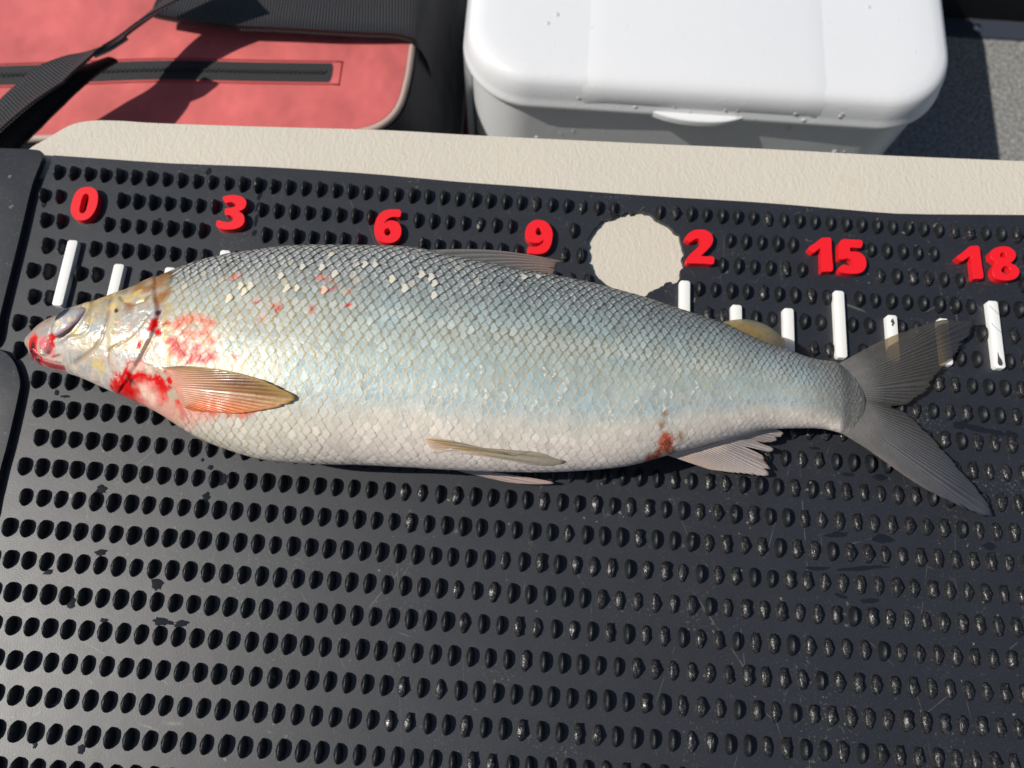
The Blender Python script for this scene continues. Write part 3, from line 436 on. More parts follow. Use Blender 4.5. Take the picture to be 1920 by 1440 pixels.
# ------------------------------------------------------------------ digits and tick bars
dl = [('zero', 'red foam oval zero above the leftmost white tick bar'), ('three', 'red foam digit three with two open bowls, between the zero and the six'),
      ('six', 'red foam digit six touching the highest point of the fish back'), ('nine', 'red foam digit nine with its foot hidden behind the dorsal fin'),
      ('two', 'red foam digit two right beside the ragged hole in the mat'), ('one', 'red foam digit one standing directly left of the five'),
      ('five', 'red foam digit five above the long clean tick bar'), ('one_b', 'red foam digit one standing directly left of the eight'), ('eight', 'red foam digit eight at the far right of the mat')]
for k, lab in dl:
    lps = [[tuple(p) for p in cr(lp, 3)] for lp in DIG[k]]
    tag(prism('foam_digit', lps, .05, 3.9, M['red'], None, .16, 1, True), lab, 'digit', 'red foam digits on the mat')
tlab = {0: 'long white tick bar below the red 0, at the snout of the fish', 1: 'short white tick bar behind the head of the fish, second from the left',
        2: 'short white tick bar barely showing above the nape of the fish', 3: 'white tick bar whose tip shows below the red 3',
        12: 'white tick bar below the red 2 beside the ragged hole', 13: 'short white tick bar at the adipose fin of the fish',
        14: 'short white tick bar just right of the adipose fin', 15: 'long clean white tick bar below the red 15', 16: 'short white tick bar with a dark blot at the tail fin',
        17: 'white tick bar showing through the upper tail fin', 18: 'long scratched white tick bar below the red 18'}
for ti, lg in ticks:
    x = TX[ti]; yt = TYL if lg else TYS; w = 2.6; j = random.uniform(-.15, .15); k = .9
    pts = [(x-w+k+j, yt), (x+w-k+j, yt), (x+w+j, yt-k), (x+w-j, TYB+k), (x+w-k-j, TYB), (x-w+k-j, TYB), (x-w-j, TYB+k), (x-w+j, yt-k)]
    o = tag(prism('tick_bar', [pts], .05, 3.5, M['white_foam'], None, .45, 2, True), tlab[ti], 'tick bar', 'white foam tick bars on the mat')
    if ti == 16: prism('stain', [[(x-.3, yt-2.6), (x+.5, yt-1.8), (x+.9, yt-3.4), (x+1.3, yt-4.2), (x+.6, yt-5.2), (x+.2, yt-6.2), (x-.5, yt-5.4), (x-.1, yt-4.4), (x-.9, yt-3.6)]], 3.5, 3.56, M['ink'], o)
    if ti == 18:
        prism('stain', [[(x-.6, TYB+8.5), (x-.1, TYB+6), (x+.9, TYB+4.2), (x+1.2, TYB+2.4), (x+.6, TYB+1.2), (x-.8, TYB+1.3), (x-1.3, TYB+2.6), (x-1.0, TYB+5)]], 3.5, 3.56, M['ink'], o)
        for yy in (yt-2.5, yt-12):
            prism('scratch', [[(x-2.1, yy), (x+2.2, yy-4.6), (x+2.2, yy-4.85), (x-2.1, yy-.25)]], 3.5, 3.55, M['ink'], o)
# ------------------------------------------------------------------ fish
T3 = np.array(D['THICK']); TOPA = np.array(D['TOP']); BOTA = np.array(D['BOT'])
XG = np.arange(-220.3, 164.01, .35)
def gs(a, s):
    k = np.arange(-int(3*s)-1, int(3*s)+2); w = np.exp(-.5*(k/max(s, .01))**2); w /= w.sum()
    return np.convolve(np.pad(a, len(k)//2, mode='edge'), w, 'valid')
ot = np.argsort(TOPA[:, 0]); ob = np.argsort(BOTA[:, 0])
yt0 = np.interp(XG, TOPA[ot, 0], TOPA[ot, 1]); yb0 = np.interp(XG, BOTA[ob, 0], BOTA[ob, 1]); th0 = np.interp(XG, T3[:, 0], T3[:, 1]); zc0 = np.interp(XG, T3[:, 0], T3[:, 2])
bl = sst(-214, -195, XG)
YT = yt0*(1-bl)+gs(yt0, 8)*bl; YB = yb0*(1-bl)+gs(yb0, 8)*bl; TH = th0*(1-bl)+gs(th0, 22)*bl; ZC = zc0*(1-bl)+gs(zc0, 22)*bl
rnd = np.clip((XG+220.6)/7, .02, 1)**.5; TH = np.maximum(TH, 18*rnd*(XG < -206)); TH = TH*np.sqrt(np.clip((160.5-XG)/14, .0004, 1))
YC = (YT+YB)/2; AA = np.maximum((YT-YB)/2, .8); BB = TH/2
def sec(X): return [np.interp(X, XG, q) for q in (YC, AA, BB, ZC)]
def spt(X, th):                      # th: angle from the zenith, positive towards the back
    yc, a, b, z = sec(X); return np.stack([X, yc+a*np.sin(th), z+b*np.cos(th)], -1)
def snrm(X, th):
    e = .05; dx = spt(X+e, th)-spt(X-e, th); dt = spt(X, th+.004)-spt(X, th-.004)
    n = np.cross(dx, -dt); n /= np.maximum(np.linalg.norm(n, axis=-1, keepdims=True), 1e-9)
    return np.where((n[..., 2]*np.cos(th)+n[..., 1]*np.sin(th) < 0)[..., None], -n, n)
FT = D['F']
def dpoly(x, y, pl):
    x = np.asarray(x); best = np.full(x.shape, 1e9); pl = np.array(pl)
    for a, b in zip(pl[:-1], pl[1:]):
        d = b-a; t = np.clip(((x-a[0])*d[0]+(y-a[1])*d[1])/(d@d+1e-9), 0, 1)
        best = np.minimum(best, np.hypot(x-a[0]-t*d[0], y-a[1]-t*d[1]))
    return best
def xcurve(pl, y):
    pl = np.array(pl); o = np.argsort(pl[:, 1]); return np.interp(y, pl[o, 1], pl[o, 0])
def lerp(a, b, t): return a*(1-t[..., None])+np.asarray(b, float)*t[..., None]
VB = [-1.0, -.86, -.68, -.52, -.22, .05, .30, .55, .80, 1.0]
CB = np.array([(.68, .59, .53), (.70, .61, .53), (.66, .60, .50), (.36, .455, .465), (.365, .46, .45), (.38, .445, .415), (.28, .35, .345), (.20, .255, .27), (.15, .185, .205), (.13, .14, .145)])
RB = np.array([(.58, .52, .47), (.62, .55, .47), (.68, .61, .51), (.66, .60, .48), (.47, .42, .28), (.27, .25, .17), (.16, .155, .12), (.09, .09, .07), (.06, .06, .045), (.05, .05, .04)])
KC = {'blood': (.58, .001, .002), 'blood2': (.66, .07, .025), 'dark': (.07, .008, .016), 'pink': (.72, .30, .24), 'stain': (.85, .12, .03), 'rust': (.30, .13, .035),
      'gold': (.76, .54, .18), 'flesh': (.80, .58, .46), 'lipred': (.70, .16, .17), 'vent': (.48, .07, .010)}  # gold stands for warm reflections painted onto the head
def fish_col(x, y, v):
    c = np.stack([np.interp(v, VB, CB[:, k]) for k in range(3)], -1); r = np.stack([np.interp(v, VB, RB[:, k]) for k in range(3)], -1)
    f1 = fbm(x/14., y/9.); f2 = fbm(x/5.+40, y/4.)
    # paler, creamier shoulder; bluer, greyer tail
    fr = sst(-40, -130, x)*sst(.75, .25, v); c = lerp(c, (.50, .495, .445), fr*.75); r = lerp(r, (.52, .40, .17), fr*.8)
    tl = sst(60, 150, x); c = lerp(c, (.30, .35, .37), tl*.35*sst(-.75, -.3, v))
    r = lerp(r, (.14, .13, .11), tl*.6*sst(-.3, .2, v))
    hb = sst(.42, .68, fbm(x/9.+77, y/6.))*sst(.6, .2, v)*sst(-.85, -.5, v); c = lerp(c, (.27, .42, .47), hb*.45)
    wm = sst(.45, .75, fbm(x/22.+9, y/12.))*sst(.5, .1, v)*sst(-.75, -.4, v); c = lerp(c, (.60, .56, .42), wm*.18)
    c = c*(.86+.28*f1)[..., None]
    dl_ = dpoly(x, y, FT['latline']); c = lerp(c, (.62, .60, .55), sst(1.1, .3, dl_)*.4*sst(120, 60, x))
    te = sst(118, 150, x)*sst(-1.05, -.6, v); c = lerp(c, (.155, .15, .145), te*.85); r = lerp(r, (.10, .095, .085), te*.8)
    c = lerp(c, (.15, .142, .135), sst(144, 152, x))
    silver = np.clip(.55+.2*f2, 0, 1)*sst(-1.0, -.6, v)
    lb = sst(.2, .6, v)*sst(10, -60, x); c = lerp(c, (.34, .36, .37), lb*.6)
    # head
    hx = xcurve(FT['opercle'], y); head = sst(3, 0, x-hx); sh = xcurve(FT['shoulder'], y); nk = sst(1.5, -.5, x-sh)
    hc = np.stack([np.interp(v, [-1, -.5, 0, .5, .8, 1], q) for q in ((.66, .68, .56, .48, .27, .11), (.55, .60, .54, .43, .20, .075), (.46, .52, .50, .33, .075, .03))], -1)
    hc = lerp(hc, (.40, .46, .48), sst(.5, .66, f2)*.7); hc = lerp(hc, (.74, .58, .28), sst(.48, .66, f1)*.55)
    f5 = fbm(x/2.6+11, y/2.2+3); f6 = fbm(x/1.3+5, y/1.1+9)
    hc = lerp(hc, (.72, .40, .30), sst(.56, .70, f5)*.55*sst(-200, -170, x)); hc = lerp(hc, (.36, .28, .14), sst(.54, .70, f6)*.45*sst(-.2, .6, v)); hc = lerp(hc, (.80, .78, .72), sst(.56, .70, fbm(x/1.8+40, y/3.2))*.5)
    sn = sst(-196, -212, x); hc = lerp(hc, (.56, .36, .31), sn*.7)
    c = lerp(c, (.50, .40, .30), nk); c = lerp(c, (.22, .12, .05), nk*sst(.35, .75, v)*.85); c = lerp(c, 0, 0*nk); c = c*(1-head[..., None])+.86*hc*head[..., None]
    for k, w, col, s_ in (('preop', 1.0, (.34, .24, .14), .65), ('preop2', 2.2, (.62, .50, .26), .6), ('suture', .8, (.34, .25, .15), .75), ('subop', .6, (.5, .36, .27), .6),
                          ('cheek', .8, (.50, .44, .30), .5), ('toplid', .7, (.22, .17, .09), .7), ('opercle', 1.1, (.36, .16, .10), .65), ('mouth', 1.1, (.22, .01, .015), .95), ('jaw', .8, (.50, .25, .22), .6)):
        d = dpoly(x, y, FT[k])+1.2*(f2-.5); c = lerp(c, col, sst(w*1.6, w*.4, d)*s_); silver = silver*(1-.5*sst(w*2, 0, d))
    blood = np.zeros_like(x)
    n3 = fbm(x/2.1+7, y/2.1); n4 = fbm(x/.9+3, y/.9+5)
    for kind, bx, by, br in FT['blobs']:
        near = np.hypot(x-bx, y-by) < br*2.4
        if not near.any(): continue
        d = np.hypot(x-bx, y-by)/br+(n3-.5)*1.3*(.2 if kind == 'vent' else 1 if kind not in ('pink', 'flesh') else .7)+(n4-.5)*(1.5 if kind == 'gold' else .1 if kind == 'vent' else .5)
        lo, hi, al = {'blood': (1.2, .6, .98), 'dark': (.95, .5, .95), 'vent': (1.25, .8, .97), 'stain': (1.1, .2, .72), 'blood2': (1.1, .3, .75), 'pink': (1.2, .4, .6), 'rust': (1.15, .35, .8), 'gold': (1.15, .2, .7), 'flesh': (1.1, .4, .7), 'lipred': (1.1, .5, .85)}[kind]
        k = sst(lo, hi, d)*al; c = lerp(c, KC[kind], k); r = lerp(r, np.array(KC[kind])*.8, k)
        if kind != 'gold': silver = silver*(1-k); blood = np.maximum(blood, k*(kind in ('blood', 'dark')))
    return np.clip(c, .003, .9), np.clip(r, .003, .9), np.clip(silver, 0, 1), blood
def fish_disp(x, y):                  # relief of the bony head plates, millimetres
    h = np.zeros_like(x); hx = xcurve(FT['opercle'], y); d = x-hx
    h += np.where(d < 0, .7*sst(-16, -2.5, d)*sst(1., -1.5, d)-.2*sst(-1.5, 0, d), -.2*np.exp(-d/4.))*sst(-24, -18, d+0*x+0)**0
    h -= .12*sst(1.6, 0, np.abs(d-.3))
    for k, w, a in (('preop', 1.5, -.4), ('preop2', 2.6, .35), ('suture', .9, -.3), ('subop', .9, -.5), ('cheek', 1.2, -.5), ('toplid', 1.1, -.5), ('mouth', 1.2, -1.6), ('jaw', 1.0, -.6)):
        h += a*sst(w, 0, dpoly(x, y, FT[k]))
    ex, ey, _ = FT['eye']; u = ((x-ex)*.65+(y-ey)*.76)/9.2; w = (-(x-ex)*.76+(y-ey)*.65)/6.2; e = np.hypot(u, w)
    h += .9*np.exp(-((e-1.12)/.16)**2)-1.6*sst(1.05, .7, e)
    bx, by, _ = FT['snoutball']; q = np.hypot(x-bx, y-by); h += 1.5*sst(3.4, .6, q)-.7*np.exp(-((q-3.4)/.7)**2)
    return (h+.5*(fbm(x/3., y/3.)-.5))*sst(-141, -150, x)
FSH = empty('fish', (-20, 5, 0))
tag(FSH, 'silvery whitefish with blood around its gills lying on its side across the black mat', 'fish')
xs = np.concatenate([np.arange(-220.2, -206, .3), np.arange(-206, -140, .5), np.arange(-140, 150, 1.3), np.arange(150, 160.4, .5)])
ths = np.concatenate([np.linspace(-math.pi/2, math.pi/2, 170, endpoint=False), np.linspace(math.pi/2, 1.5*math.pi, 60, endpoint=False)])
XX, TT = np.meshgrid(xs, ths, indexing='ij'); P = spt(XX, TT); Nn = snrm(XX, TT)
up = np.clip(np.cos(TT)*2.5, 0, 1)
P = P+Nn*(fish_disp(P[..., 0], P[..., 1])*up)[..., None]
P[..., 2] = np.maximum(P[..., 2], 3.6)
P[..., 0] -= 8*sst(144, 160, XX)*np.sin(TT)**2
c, r, s_, bd = fish_col(P[..., 0], P[..., 1], np.where(np.cos(TT) > 0, np.sin(TT), np.sin(TT)))
nx, nt = XX.shape; V = P.reshape(-1, 3); idx = np.arange(nx*nt).reshape(nx, nt); j2 = np.roll(idx, -1, 1)
Fq = np.stack([idx[:-1], idx[1:], j2[1:], j2[:-1]], -1).reshape(-1, 4).tolist()
Fq += [tuple(idx[0][::1].tolist()), tuple(idx[-1][::-1].tolist())]
me = meshdata('body', V, Fq); setcol(me, 'col', np.concatenate([c, s_[..., None]], -1))
body = link('body', me, M['skin'], FSH)
bm = bmesh.new(); bm.from_mesh(me); bmesh.ops.recalc_face_normals(bm, faces=bm.faces); bm.to_mesh(me); bm.free()

# scales, laid as overlapping plates along the arc of the body
WG = np.arange(-100, 100.01, .5); tg = np.linspace(-2.3, 2.3, 461); XS = np.arange(-220, 164, 1.0)
THT = np.zeros((len(XS), len(WG)))
ly = np.interp(XS, [p[0] for p in FT['latline']], [p[1] for p in FT['latline']])
for i, X in enumerate(XS):
    yc, a, b, z = sec(X); ds = np.hypot(a*np.cos(tg), b*np.sin(tg)); s0 = np.concatenate([[0], np.cumsum((ds[1:]+ds[:-1])/2*(tg[1]-tg[0]))])
    t0 = math.asin(np.clip((ly[i]-yc)/a, -.8, .8)); s0 -= np.interp(t0, tg, s0); THT[i] = np.interp(WG, s0, tg, left=-9, right=9)
def theta(X, w):
    xi = np.clip((X-XS[0]), 0, len(XS)-1.001); i = xi.astype(int); fx = xi-i; wi = np.clip((w-WG[0])/.5, 0, len(WG)-1.001); j = wi.astype(int); fw = wi-j
    return (THT[i, j]*(1-fx)+THT[i+1, j]*fx)*(1-fw)+(THT[i, j+1]*(1-fx)+THT[i+1, j+1]*fx)*fw
gX = np.linspace(-170, 165, 700); gg = np.interp(gX, [-170, -150, -60, 40, 120, 165], [.82, .92, 1, .92, .66, .5])
PL, PW = 4.1, 3.25
uu = np.concatenate([[0], np.cumsum((gX[1:]-gX[:-1])/(PL*(gg[1:]+gg[:-1])/2))])
mm = np.linspace(-1, 1, 5); kk = np.linspace(0, 1, 5)
MG, KG = np.meshgrid(mm, kk, indexing='ij')
LG = -.62+KG*(.62+.70*(1-.92*np.abs(MG)**1.5))
SQ = [(i*5+k, (i+1)*5+k, (i+1)*5+k+1, i*5+k+1) for i in range(4) for k in range(4)]
glint_flakes = np.array(FT['glint_flakes'])
cand = []
for j in range(-36, 37):
    for i in range(int(uu[-1])+1):
        u = i+.5*(j % 2)+.06*math.sin(j*1.7)
        if u >= uu[-1]-.3: continue
        X = float(np.interp(u, uu, gX)); g = float(np.interp(X, gX, gg)); w = j*PW*g
        th = float(theta(np.array([X]), np.array([w]))[0])
        if abs(th) > 2.05: continue
        p = spt(np.array([X]), np.array([th]))[0]
        if abs(th) < 1.62:
            if X < xcurve(FT['shoulder'], p[1])+1.0: continue
        elif X < -150: continue
        if X > 157: continue
        cand.append((X, w, g, th, p[1], p[2]))
cand = np.array(cand); nS = len(cand)
c, r, s_, bd = fish_col(cand[:, 0], cand[:, 4], np.sin(cand[:, 3])); c0 = c.copy()
jit = rng.normal(0, 1, (nS, 6))
c = np.clip(c*(1+.08*jit[:, :1])+np.array([.02, .0, -.02])*jit[:, 1:2], .004, .88)
fl = np.full(nS, 99.)
isf = np.zeros(nS, bool)
for q in glint_flakes: isf[np.argmin(np.hypot(cand[:, 0]-q[0], cand[:, 4]-q[1])+50*(np.cos(cand[:, 3]) < 0))] = True
c[isf] = c[isf]*.4+.6*np.array([.86, .78, .62]); s_[isf] = .15  # flake scales: a sun glint painted in as cream
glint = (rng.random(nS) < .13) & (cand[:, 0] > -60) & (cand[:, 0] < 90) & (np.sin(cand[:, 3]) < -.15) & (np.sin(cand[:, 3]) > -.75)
glint2 = (rng.random(nS) < .05) & (cand[:, 0] < -20) & (np.sin(cand[:, 3]) > .2)
c[glint2] = c[glint2]*.6+.4*np.array([.70, .60, .45])
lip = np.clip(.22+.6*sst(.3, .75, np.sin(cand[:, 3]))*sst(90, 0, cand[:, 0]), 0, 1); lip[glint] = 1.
tone = rng.random(nS)
Xc, Wc, Gc = cand[:, 0:1], cand[:, 1:2], cand[:, 2:3]
Lf, Mf = LG.ravel()[None], MG.ravel()[None]
tilt = .16*jit[:, 2:3]; lifts = (.15+.05*jit[:, 3:4]+.14*sst(.35, .8, np.sin(cand[:, 3:4])))*Gc
lifts = np.where(isf[:, None], lifts+.35, lifts); lifts = np.where(glint[:, None], lifts+.06, lifts)
sl_ = (1+.06*jit[:, 4:5])*np.where(isf[:, None], .84, 1)
Xc = Xc+.16*Gc*jit[:, 5:6]+1.1*(fbm(cand[:, 0:1]/25., cand[:, 1:2]/12.)-.5)*2; Wc = Wc+.14*jit[:, 0:1]+1.3*(fbm(cand[:, 0:1]/30.+50, cand[:, 1:2]/18.)-.5)*2
skew = .07*rng.normal(0, 1, (nS, 1))
Xq = np.clip(Xc+(Lf+skew*Mf)*PL*Gc*1.28*sl_, -219, 163); Wq = Wc+(Mf-skew*Lf)*PW*Gc*1.16*sl_
Tq = np.clip(theta(Xq, Wq), -2.25, 2.25); Pq = spt(Xq, Tq); Nq = snrm(Xq, Tq)
off = .12+lifts*(Lf+.25)-.16*Gc*Mf**2+.10*tilt*Mf
VV = Pq+Nq*off[..., None]; VV[..., 0] -= 8*sst(144, 160, Xq)*np.sin(Tq)**2; VV[..., 2] = np.maximum(VV[..., 2], 3.5)
cv, rv_, sv_, _ = fish_col(Xq, VV[..., 1], np.sin(Tq))
cv = np.clip(cv*(c.mean(1, keepdims=True)/np.maximum(c0.mean(1, keepdims=True), .01))[:, None].clip(.6, 1.5), .003, .88); cv[isf | glint2] = c[isf | glint2][:, None]; sv_[isf] = .1
uvk = np.stack([(MG.ravel()+1)/2, KG.ravel()], -1)
def scale_mesh(name, ids):
    n = len(ids); V = VV[ids].reshape(-1, 3); Fc = (np.array(SQ)[None]+25*np.arange(n)[:, None, None]).reshape(-1, 4)
    me = meshdata(name, V, Fc.tolist())
    ca = np.concatenate([cv[ids], sv_[ids][..., None]], -1); ra = np.concatenate([rv_[ids], np.repeat(lip[ids][:, None], 25, 1)[..., None]], -1)
    setcol(me, 'col', ca); setcol(me, 'rim', ra)
    ta = me.attributes.new('tone', 'FLOAT', 'POINT'); ta.data.foreach_set('value', np.repeat(tone[ids], 25).astype(np.float32))
    ul = me.uv_layers.new(name='UVMap'); li = np.empty(len(me.loops), int); me.loops.foreach_get('vertex_index', li)
    ul.data.foreach_set('uv', np.tile(uvk, (n, 1))[li].astype(np.float32).ravel()); return me
score = cand[:, 2]*1/(365-cand[:, 5])*np.clip(np.cos(cand[:, 3]+.15), 0, 1)
orderS = np.argsort(-score); top300 = orderS[:300]; rest = orderS[300:]
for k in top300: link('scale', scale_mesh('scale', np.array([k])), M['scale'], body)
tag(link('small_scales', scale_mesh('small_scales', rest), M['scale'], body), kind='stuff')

# eye
ex, ey, ez = FT['eye']; V = []; Fc = []; cc = []
ax = np.array((-.53, .46, .71)); ax /= np.linalg.norm(ax); e1 = np.array((.65, .76, 0.)); e1 -= ax*(e1@ax); e1 /= np.linalg.norm(e1); e2 = np.cross(ax, e1)
ct = np.array((ex+.2, ey-.3, ez-2.7)); na, nr = 40, 26
for i in range(nr+1):
    a = math.pi*.72*i/nr; deg = math.degrees(a)
    for k in range(na):
        t = 2*math.pi*k/na
        V.append(ct+ax*(5.0*math.cos(a)+(1.0 if deg < 22 else 1.0*max(0, 1-(deg-22)/14)))+(e1*8.8*math.cos(t)+e2*7.9*math.sin(t))*math.sin(a))
        down = -(e1*math.cos(t)+e2*math.sin(t))@np.array((-.76, .65, 0))
        if deg < 28: q = (.02, .025, .04, 0)
        elif deg < 70: q = (.44, .42, .45, 1.)
        elif deg < 84: q = (.34, .20, .26, .2)
        else: q = (.10, .055, .04, 0)  # dark outer ring paints in the shadow of the eye socket
        cc.append(q)
for i in range(nr):
    for k in range(na): Fc.append((i*na+k, i*na+(k+1) % na, (i+1)*na+(k+1) % na, (i+1)*na+k))
me = meshdata('eye', V, Fc); setcol(me, 'col', cc); eye = link('eye', me, M['eye'], FSH)

def resample(pts, n):
    p = np.array(cr(pts, 6, False)); d = np.concatenate([[0], np.cumsum(np.linalg.norm(np.diff(p, axis=0), axis=1))]); t = np.linspace(0, d[-1], n)
    return np.stack([np.interp(t, d, p[:, k]) for k in range(3)], -1)
def fin(name, key, nr, ns, rays, colf, ragged=.05, slits=(), bulge=0., ridge=.22, thick=.45, drape=False, bend=0.):
    Bc = resample(D['FN'][key][0], nr); Ec = resample(D['FN'][key][1], nr); rr = random.Random(len(key)*7+nr)
    t = np.linspace(0, 1, nr); rag = 1-ragged*np.abs(gs(rng.normal(0, 1, nr), .8))*sst(0, .12, t)*sst(1, .88, t)
    for t0, r0, w in slits: rag = np.minimum(rag, r0+(1-r0)*sst(0, w, np.abs(t-t0)))
    s = np.linspace(0, 1, ns)[None]*rag[:, None]
    Pt = Bc[:, None]*(1-s[..., None])+Ec[:, None]*s[..., None]
    dr = Ec-Bc; pn = np.stack([-dr[:, 1], dr[:, 0], 0*t], -1)
    Pt += pn[:, None]*(bend*np.sin(math.pi*s)*1.0)[..., None]
    ph = np.sin(2*math.pi*t*rays)[:, None]*sst(.02, .15, s)*sst(1.05, .7, s)
    Pt[..., 2] += bulge*np.sin(math.pi*np.clip(s, 0, 1))*np.sin(math.pi*t)[:, None]+ridge*ph+.25*(fbm(Pt[..., 0]/6., Pt[..., 1]/6.)-.5)
    if drape:
        q = Pt.reshape(-1, 3); yc, a, b, z = sec(q[:, 0]); vv = np.clip((q[:, 1]-yc)/a, -.995, .995); zz = np.where(np.abs((q[:, 1]-yc)/a) < 1, z+b*np.sqrt(1-vv**2)+{'pectoral': .4, 'pelvic': .7}.get(key, .45), -99); zz = np.where(q[:, 0] < 160.3, zz, -99)
        q[:, 2] = np.maximum(q[:, 2], zz)
    n = nr*ns; A = Pt.reshape(-1, 3); Bm = A.copy(); Bm[:, 2] -= thick
    g = np.arange(n).reshape(nr, ns); Fc = []
    for i in range(nr-1):
        for k in range(ns-1):
            Fc.append((g[i, k], g[i+1, k], g[i+1, k+1], g[i, k+1])); Fc.append((n+g[i, k], n+g[i, k+1], n+g[i+1, k+1], n+g[i+1, k]))
    bd_ = [g[i, 0] for i in range(nr)]+[g[-1, k] for k in range(1, ns)]+[g[i, -1] for i in range(nr-2, -1, -1)]+[g[0, k] for k in range(ns-2, 0, -1)]
    for a, b in zip(bd_, bd_[1:]+bd_[:1]): Fc.append((a, n+a, n+b, b))
    Fc = [tuple(int(v) for v in f) for f in Fc]
    sc_ = s if key != 'caudal' else np.clip(np.linalg.norm(Pt-Bc[:, None], axis=-1)/62, 0, .92)+.08*sst(.93, 1, s)
    C4 = colf(np.repeat(t[:, None], ns, 1), sc_, ph, A.reshape(nr, ns, 3)).reshape(-1, 4)
    me = meshdata(name, np.concatenate([A, Bm]), Fc); setcol(me, 'col', np.concatenate([C4, C4]))
    return link(name, me, M['fin'], FSH)
def blend(stops, t):
    t = np.asarray(t); k = [q[0] for q in stops]; return np.stack([np.interp(t, k, [q[1][i] for q in stops]) for i in range(len(stops[0][1]))], -1)
def c_caudal(t, s, ph, P):
    c_ = blend([(0, (.16, .15, .14, 1.)), (.12, (.15, .14, .13, .98)), (.25, (.11, .105, .10, .7)), (.5, (.10, .098, .10, .47)), (.75, (.085, .085, .092, .40)), (1, (.03, .032, .042, .75))], s)
    lead = sst(.16, .0, 1-t)*sst(.1, .5, s)+.5*sst(.1, 0, t)*sst(.1, .5, s); c_[..., :3] = lerp(c_[..., :3], (.24, .19, .17), np.clip(lead, 0, 1)*.8); c_[..., 3] += .38*sst(.5, .7, t)
    c_[..., :3] *= (1+.42*ph+.3*(fbm(P[..., 0]/2., P[..., 1]/2.)-.5))[..., None]; return np.clip(c_, .005, 1)
fin('tail_fin', 'caudal', 260, 30, 63, c_caudal, .05, [(.335, .88, .008), (.40, .90, .006), (.27, .90, .008)], 0, .12, .35)
def c_anal(t, s, ph, P):
    c_ = blend([(0, (.62, .47, .38, .95)), (.3, (.40, .34, .32, .85)), (1, (.56, .48, .44, .74))], s); c_[..., :3] = lerp(c_[..., :3], (.62, .47, .38), sst(.3, 0, t)*.7)
    c_[..., :3] *= (1+.38*ph)[..., None]; return np.clip(c_, .01, 1)
fin('anal_fin', 'anal', 150, 20, 33, c_anal, .05, [(.60, .45, .03), (.74, .72, .02), (.46, .86, .014), (.86, .8, .015)], 0, .14)
def c_pect(t, s, ph, P):
    c_ = blend([(0, (.62, .27, .18, .97)), (.3, (.42, .20, .10, .96)), (.7, (.30, .14, .035, .95)), (1, (.40, .26, .08, .85))], s)
    m_ = sst(.5, .85, t)*sst(.15, .4, s); c_[..., :3] = lerp(c_[..., :3], (.72, .13, .02), m_*.85); e_ = sst(.16, .02, t); c_[..., :3] = lerp(c_[..., :3], (.16, .11, .06), e_*.6)
    mid = np.exp(-((t-.38)/.12)**2)*sst(.4, .65, s)*sst(1, .8, s); c_[..., :3] = lerp(c_[..., :3], (.13, .05, .03), mid*.7)
    c_[..., :3] *= (1+.30*ph*sst(.15, .4, s)+.35*(fbm(P[..., 0]/2., P[..., 1]/1.)-.5))[..., None]; c_[..., 3] *= 1-.6*sst(.8, 1, t)*sst(.1, .3, s); return np.clip(c_, .01, 1)
fin('pectoral_fin', 'pectoral', 150, 30, 24, c_pect, .02, (), 1.0, .08, .15, True)
def c_pelv(t, s, ph, P):
    c_ = blend([(0, (.60, .44, .32, .98)), (.25, (.40, .26, .12, .95)), (.6, (.36, .30, .20, .88)), (1, (.42, .37, .30, .8))], s)
    w = sst(.55, .8, t); c_[..., :3] = lerp(c_[..., :3], (.70, .62, .55), w*.75); c_[..., :3] *= (1+.3*ph)[..., None]; return np.clip(c_, .01, 1)
fin('pelvic_fin', 'pelvic', 60, 24, 9, c_pelv, .02, (), 0, .25, .9, True)
def c_pelv2(t, s, ph, P):
    c_ = blend([(0, (.40, .36, .35, .98)), (1, (.42, .30, .25, .95))], s); c_[..., :3] *= (1+.3*ph)[..., None]; return np.clip(c_, .01, 1)
fin('pelvic_fin', 'pelvic_far', 60, 24, 8, c_pelv2, .02, (), 0, .25, .6)
def c_dors(t, s, ph, P):
    c_ = blend([(0, (.10, .10, .09, .97)), (.5, (.12, .11, .11, .93)), (.85, (.17, .125, .115, .9)), (1, (.12, .09, .085, .7))], s); c_[..., :3] = lerp(c_[..., :3], (.20, .135, .115), sst(.0, .3, t)*sst(.4, .8, s)*.6)
    c_[..., :3] *= (1+.35*ph)[..., None]; return np.clip(c_, .01, 1)
fin('dorsal_fin', 'dorsal', 90, 40, 9, c_dors, .03, [(.25, .93, .05), (.55, .9, .05)], 0, .2, .5, False, .045)
def c_adip(t, s, ph, P):
    c_ = blend([(0, (.13, .085, .03, .97)), (.5, (.20, .14, .05, .93)), (.8, (.20, .17, .10, .75)), (1, (.15, .15, .13, .5))], s); k = sst(.55, .95, t)
    c_[..., :3] = lerp(c_[..., :3], (.10, .10, .10), k*.7); c_[..., 3] -= .25*k; c_[..., :3] *= (.85+.5*(fbm(P[..., 0]/1.2, P[..., 1]/1.2)))[..., None]; return np.clip(c_, .01, 1)
fin('adipose_fin', 'adipose', 60, 16, 5, c_adip, .0, (), .6, .05, 1.2)

